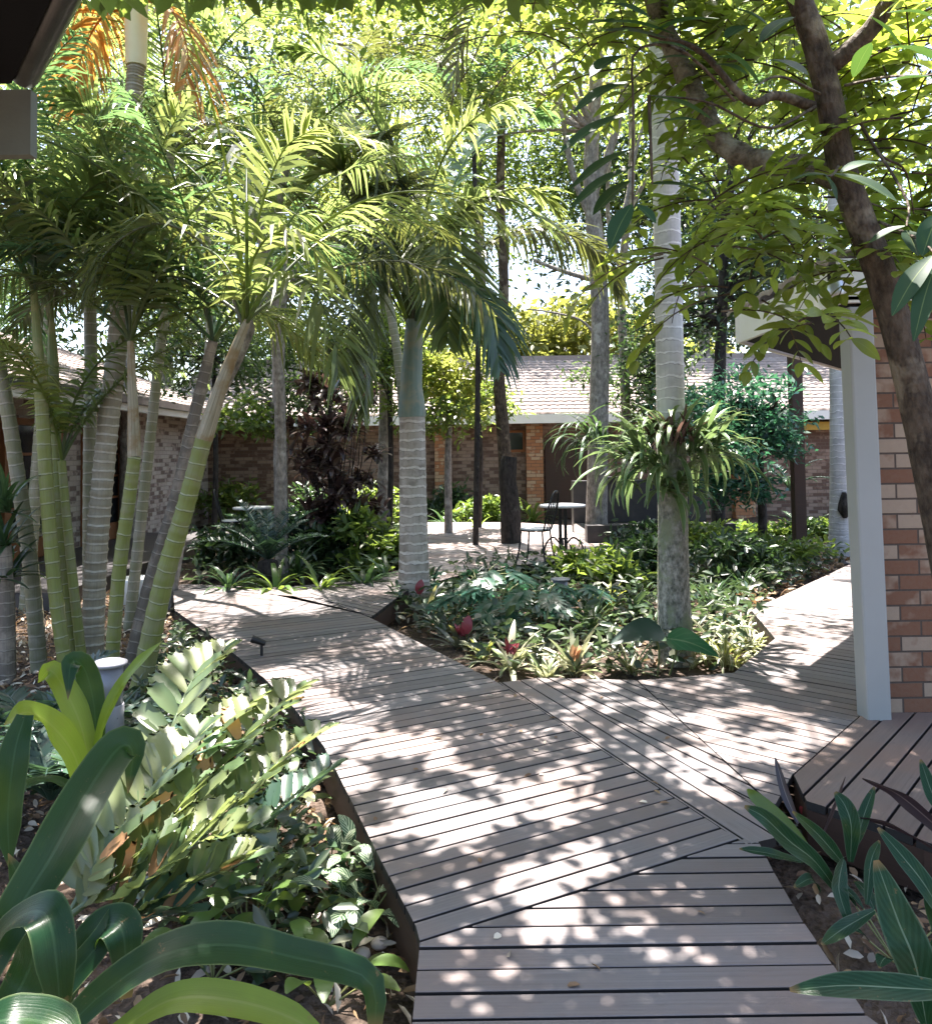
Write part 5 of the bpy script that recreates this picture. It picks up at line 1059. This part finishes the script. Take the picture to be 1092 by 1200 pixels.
# glossy strap plants in front
def straps(name, base, lab, ls, cat='strap plant', group=None, default='big_strap'):
    t = thing(name, base, lab, cat, group)
    for pts, w_, kw in ls:
        kw = dict(kw); m = kw.pop('mat', default); mb = MB(); ribbon(mb, spline(PS(pts), 22), w_, wave=.06, **{'fold': .22, 'upref': (0, -.35, 1), **kw}); mb.build('leaf', M[m], t)
    return t
W1 = np.concatenate([np.linspace(.55, 1, 9), np.linspace(1, .85, 7), np.linspace(.8, .02, 6)])
W2 = np.concatenate([np.linspace(.5, 1, 10), np.linspace(1, .9, 6), np.linspace(.85, .25, 6)])
up1 = (.5, -1, .7)
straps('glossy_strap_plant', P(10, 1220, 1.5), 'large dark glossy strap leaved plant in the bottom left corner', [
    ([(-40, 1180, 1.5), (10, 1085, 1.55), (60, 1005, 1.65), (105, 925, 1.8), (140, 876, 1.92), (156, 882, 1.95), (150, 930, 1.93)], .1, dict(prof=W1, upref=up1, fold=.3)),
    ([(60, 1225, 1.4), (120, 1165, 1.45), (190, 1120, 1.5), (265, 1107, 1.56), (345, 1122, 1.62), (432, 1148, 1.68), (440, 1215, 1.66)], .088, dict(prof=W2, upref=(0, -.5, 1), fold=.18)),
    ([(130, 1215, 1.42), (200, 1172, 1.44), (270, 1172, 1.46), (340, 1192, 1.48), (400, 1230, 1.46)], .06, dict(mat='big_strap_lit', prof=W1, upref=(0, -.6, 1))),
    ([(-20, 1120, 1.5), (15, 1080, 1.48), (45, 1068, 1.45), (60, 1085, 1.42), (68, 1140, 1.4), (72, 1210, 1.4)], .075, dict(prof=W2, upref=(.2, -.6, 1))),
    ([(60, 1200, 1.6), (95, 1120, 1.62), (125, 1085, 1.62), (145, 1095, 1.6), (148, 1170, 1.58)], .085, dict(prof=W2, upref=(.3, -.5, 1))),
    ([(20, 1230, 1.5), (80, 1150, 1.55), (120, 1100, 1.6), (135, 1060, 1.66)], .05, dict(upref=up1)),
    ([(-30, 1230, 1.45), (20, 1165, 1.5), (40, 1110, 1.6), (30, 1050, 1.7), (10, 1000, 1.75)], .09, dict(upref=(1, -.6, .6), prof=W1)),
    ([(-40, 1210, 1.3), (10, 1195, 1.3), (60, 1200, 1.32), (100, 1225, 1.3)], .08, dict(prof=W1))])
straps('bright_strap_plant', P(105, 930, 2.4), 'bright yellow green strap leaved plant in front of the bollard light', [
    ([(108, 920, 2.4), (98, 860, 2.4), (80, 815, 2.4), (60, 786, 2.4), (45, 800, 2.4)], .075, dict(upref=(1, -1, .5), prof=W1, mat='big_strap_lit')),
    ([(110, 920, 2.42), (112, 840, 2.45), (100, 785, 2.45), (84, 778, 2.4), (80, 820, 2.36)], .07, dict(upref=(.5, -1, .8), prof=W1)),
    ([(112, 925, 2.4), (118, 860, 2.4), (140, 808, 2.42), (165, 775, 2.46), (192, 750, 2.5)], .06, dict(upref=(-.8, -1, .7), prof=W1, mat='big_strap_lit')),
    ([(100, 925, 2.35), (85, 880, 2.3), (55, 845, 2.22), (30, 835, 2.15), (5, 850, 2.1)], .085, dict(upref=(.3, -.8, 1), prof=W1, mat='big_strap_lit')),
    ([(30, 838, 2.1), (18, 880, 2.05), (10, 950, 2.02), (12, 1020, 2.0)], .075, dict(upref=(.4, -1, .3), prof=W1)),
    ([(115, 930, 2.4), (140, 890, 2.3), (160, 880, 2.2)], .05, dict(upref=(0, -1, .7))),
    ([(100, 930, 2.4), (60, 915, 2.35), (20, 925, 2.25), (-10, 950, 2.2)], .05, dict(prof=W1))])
# striped calatheas beside the walkway
def small_leafy(name, c, n, L, W, mat, lab, cat, group, el=(25, 75), rad=.12, h=.12):
    t = thing(name, c, lab, cat, group); mb = MB(); sm = MB()
    for k in range(n):
        a = k*2.399+random.uniform(-.3, .3); e = np.asarray(c)+np.array([cos(a)*rad*random.uniform(.5, 1.2), sin(a)*rad*random.uniform(.5, 1.2), h*random.uniform(.5, 1.4)])
        tube(sm, [c, e], .003, 5, False); p = arc(e, a, R(random.uniform(*el)), L*random.uniform(.8, 1.15), R(70), 8); ribbon(mb, p, W, prof=np.sin(pi*np.linspace(.04, .98, 8))**.8, fold=.15)
    sm.build('stalks', M['petiole'], t); mb.build('foliage', M[mat], t)
for px, py, lab in [(385, 1050, 'striped calathea with the largest upright leaf left of the walkway'), (435, 1035, 'striped calathea touching the walkway edge'), (420, 1095, 'low striped calathea beside the pale stones'), (455, 1085, 'small striped calathea under the walkway corner'), (450, 1030, 'dark striped calathea just under the walkway boards')]:
    small_leafy('calathea', G(px, py, -.22), 9, .13, .062, 'calathea', lab, 'calathea', 'striped calatheas beside the walkway')
for px, py, lab in [(330, 1045, 'broad pale leafed plant behind the big glossy leaf'), (300, 1060, 'broad light green plant right of the dead orange leaflets'), (345, 1120, 'pale leaved plant under the tip of the big glossy leaf'), (290, 1100, 'low leafy plant half under the big glossy leaf'), (385, 1180, 'pale leaved plant at the bottom edge beside the big leaf'), (340, 960, 'green leafy plant in the dark gap beside the walkway'), (250, 1150, 'light green plant below the big glossy leaf')]:
    small_leafy('leafy_plant', G(px, py, -.22), 9, .15, .065, 'strap_lit' if px % 20 else 'holly', lab, 'plant', 'broad leafed plants at the left of the walkway', el=(0, 60))
covers('ground_cover_foliage', [(340, 960), (380, 890), (300, 800), (210, 740), (120, 900), (150, 1100), (300, 1180), (420, 1160), (440, 1060)], 2200, .1, .038, 'cover', (.02, .2))
# pale stones
for k in range(14):
    px, py = [(405, 1090), (395, 1100), (380, 1085), (365, 1095), (398, 1118), (375, 1112), (425, 1118), (445, 1105), (355, 1082), (385, 1125), (362, 1118), (372, 1075), (440, 1125), (412, 1105)][k]
    c = G(px, py, -.2); mb = MB(); r_ = random.uniform(.018, .035); th = np.linspace(0, pi, 7)
    lathe(mb, [(r_*sin(a)*random.uniform(.85, 1.1), -r_*.6*cos(a)) for a in th], c, 10)
    tag(mb.build('pebble', plain('pale_stone', (.5, .43, .38), .8) if k == 0 else bpy.data.materials['pale_stone']), 'pale stone on the soil beside the striped calatheas', 'stone', 'pale stones by the calatheas')

# ------------------------------------------------------------------ right foreground: white ribbed leaves
up2 = (0, -1, .5); D = 'strom'
straps('white_ribbed_plant', P(1000, 1060, 2.75), 'dark green plant with white ribbed leaves beside the walkway corner', [
    ([(985, 1050, 2.7), (955, 1010, 2.62), (925, 986, 2.58), (895, 958, 2.56), (872, 945, 2.56)], 0.061, dict(upref=up2)),
    ([(990, 1015, 2.75), (975, 997, 2.7), (956, 976, 2.68), (928, 951, 2.66)], 0.049, dict(upref=up2)),
    ([(996, 1010, 2.75), (997, 969, 2.75), (990, 945, 2.77), (978, 928, 2.8)], 0.061, dict(upref=(-.3, -1, .3))),
    ([(988, 1007, 2.7), (983, 1030, 2.64), (984, 1050, 2.6), (998, 1092, 2.55)], 0.061, dict(upref=(.2, -1, .3))),
    ([(960, 985, 2.8), (975, 948, 2.85), (990, 910, 2.9)], 0.029, dict(mat='strom_dark', upref=(1, -1, 0))),
    ([(1003, 990, 2.8), (1012, 955, 2.85), (1024, 922, 2.9)], 0.041, dict(upref=(-.6, -1, .2))),
    ([(935, 965, 2.85), (920, 930, 2.9), (908, 888, 2.95)], 0.033, dict(mat='strom_dark', upref=(-.6, -1, .2))),
    ([(940, 1010, 2.75), (900, 1000, 2.72), (866, 995, 2.7)], 0.041, dict(upref=(0, -.4, 1))),
    ([(945, 990, 2.9), (915, 960, 2.95), (885, 935, 3.0), (875, 925, 3.0)], 0.049, dict(upref=up2, mat='strap_lit')),
    ([(1024, 1067, 2.6), (988, 1088, 2.5), (962, 1107, 2.45)], 0.045, dict(upref=(.2, -.6, 1))),
    ([(1015, 1060, 2.7), (1020, 1010, 2.75), (1030, 985, 2.8)], 0.041, dict(upref=up2)),
    ([(960, 1045, 2.7), (950, 1030, 2.65), (930, 1040, 2.6)], 0.041, dict(upref=(0, -.5, 1)))], default=D)
straps('white_ribbed_plant', P(1085, 1180, 2.1), 'larger white ribbed plant cut by the right edge of the picture', [
    ([(1085, 1200, 2.1), (1072, 1130, 2.1), (1050, 1075, 2.14), (1026, 1008, 2.2)], 0.102, dict(upref=(-.3, -1, .35))),
    ([(1120, 1100, 2.3), (1085, 1040, 2.35), (1058, 1005, 2.4), (1028, 970, 2.45)], 0.057, dict(upref=up2)),
    ([(1120, 990, 2.5), (1085, 958, 2.55), (1050, 930, 2.6), (1010, 912, 2.66)], 0.053, dict(upref=(.2, -.8, -.6), mat='strom_dark')),
    ([(1130, 1162, 1.95), (1060, 1158, 1.95), (990, 1155, 1.97), (925, 1160, 2.0)], 0.061, dict(upref=(0, -.7, .8))),
    ([(1120, 1010, 2.6), (1080, 985, 2.7), (1040, 965, 2.8), (1005, 958, 2.85)], 0.041, dict(upref=(0, -.8, -.5), mat='strom_dark')),
    ([(1110, 1120, 2.3), (1095, 1070, 2.35), (1085, 1030, 2.4)], 0.049, dict(upref=(-.3, -1, .35))),
    ([(1110, 960, 2.7), (1092, 930, 2.75), (1078, 890, 2.8)], 0.049, dict(upref=(-.3, -1, .35)))], default=D)
for px, py, lab in [(1045, 1010, 'small dark leafy plant behind the white ribbed leaves'), (1085, 1000, 'grey leafy plant under the platform edge'), (1050, 1130, 'small plant on the dark soil at bottom right'), (985, 965, 'low plant with pinkish leaf against the platform edge')]:
    small_leafy('leafy_plant', G(px, py, -.22), 10, .12, .05, 'strom', lab, 'plant', 'small plants among the white ribbed leaves')
g = at(945, 990); t = thing('pink_flower', g, 'small pink flower beside the platform edge', 'flower'); h = P(948, 950, g[1])
mb = MB(); tube(mb, [g, h], .004, 6, False); mb.build('stalk', M['petiole'], t); mb = MB(); tuft(mb, h-np.array([0, 0, .03]), 5, .07, .03, el=(60, 88), droop=(0, 30)); mb.build('petals', M['red'], t)

# ------------------------------------------------------------------ tree canopy overhead, out of view: leaves placed to cast the dappled shade
KC, KC2 = P(455, 260, 8.7), P(270, 300, 5.8)      # crowns that stand in full sun
pos = []; tries = 0
NL = 17500
sh = SUN/SUN[2]
while len(pos) < NL and tries < NL*6:
    tries += 1
    gx = rng.uniform(-2.6, 4.2); gy = rng.uniform(1.2, 9.0)
    px, py = proj((gx, gy, 0))
    if not (-150 < px < 1250): continue
    if gx > 2.35 and gy < 5.6: continue
    v_ = shade(px, py)
    nz = sin(gx*7.3+1.3*sin(gy*5.1))*sin(gy*8.2+1.7*sin(gx*4.3)) + .5*sin(gx*17.+gy*6)*sin(gy*19.-gx*5)
    if v_ < .6 and nz > .42: v_ = .85                     # a spray of leaves crossing a gap
    elif v_ > .6 and nz < -.62: v_ = .3                   # a small chink in the dense part
    if rng.random() > v_**1.5: continue
    if gy < 5.6: h = (1.5+.57*gy)/.81 + rng.uniform(.08, 1.0)
    else: h = rng.uniform(5.4, 6.6)
    q = np.array([gx, gy, 0]) + sh*h; u, v = proj(q)
    if v > rng.normal(10, 30) and -40 < u < 1130: continue
    dk = q - KC; dk = dk - SUN*(dk @ SUN)
    if dk @ dk < 1.2: continue
    dk = q - KC2; dk = dk - SUN*(dk @ SUN)
    if dk @ dk < 1.4: continue
    pos.append(q)
pos = np.array(pos); n = len(pos); mb = MB()
leaves(mb, pos, rdir(n, -.2, .5), rdir(n, 1.5, .7), .11*rng.uniform(.6, 1.25, n), .052*rng.uniform(.7, 1.2, n))
mb.build('crown', M['crown_mid'], NEAR)  # unseen leaves, laid out from the shade map and hung on the leaning tree
lm = MB(); b = P(860, -240, 3.3)
for k in range(10):
    e = pos[rng.integers(0, n)]; q = spline([b, (b+e)/2+rng.normal(0, .2, 3)+[0, 0, .25], e], 14)
    if sunny(q).max() < .3: tube(lm, q, np.linspace(.028, .006, 14), 7, False)
tube(lm, spline([b, b+np.array([-.1, .5, .5]), b+np.array([.2, 1.2, .9])], 10), np.linspace(.03, .01, 10), 7, False)
lm.build('upper_limbs', M['bark'], NEAR)
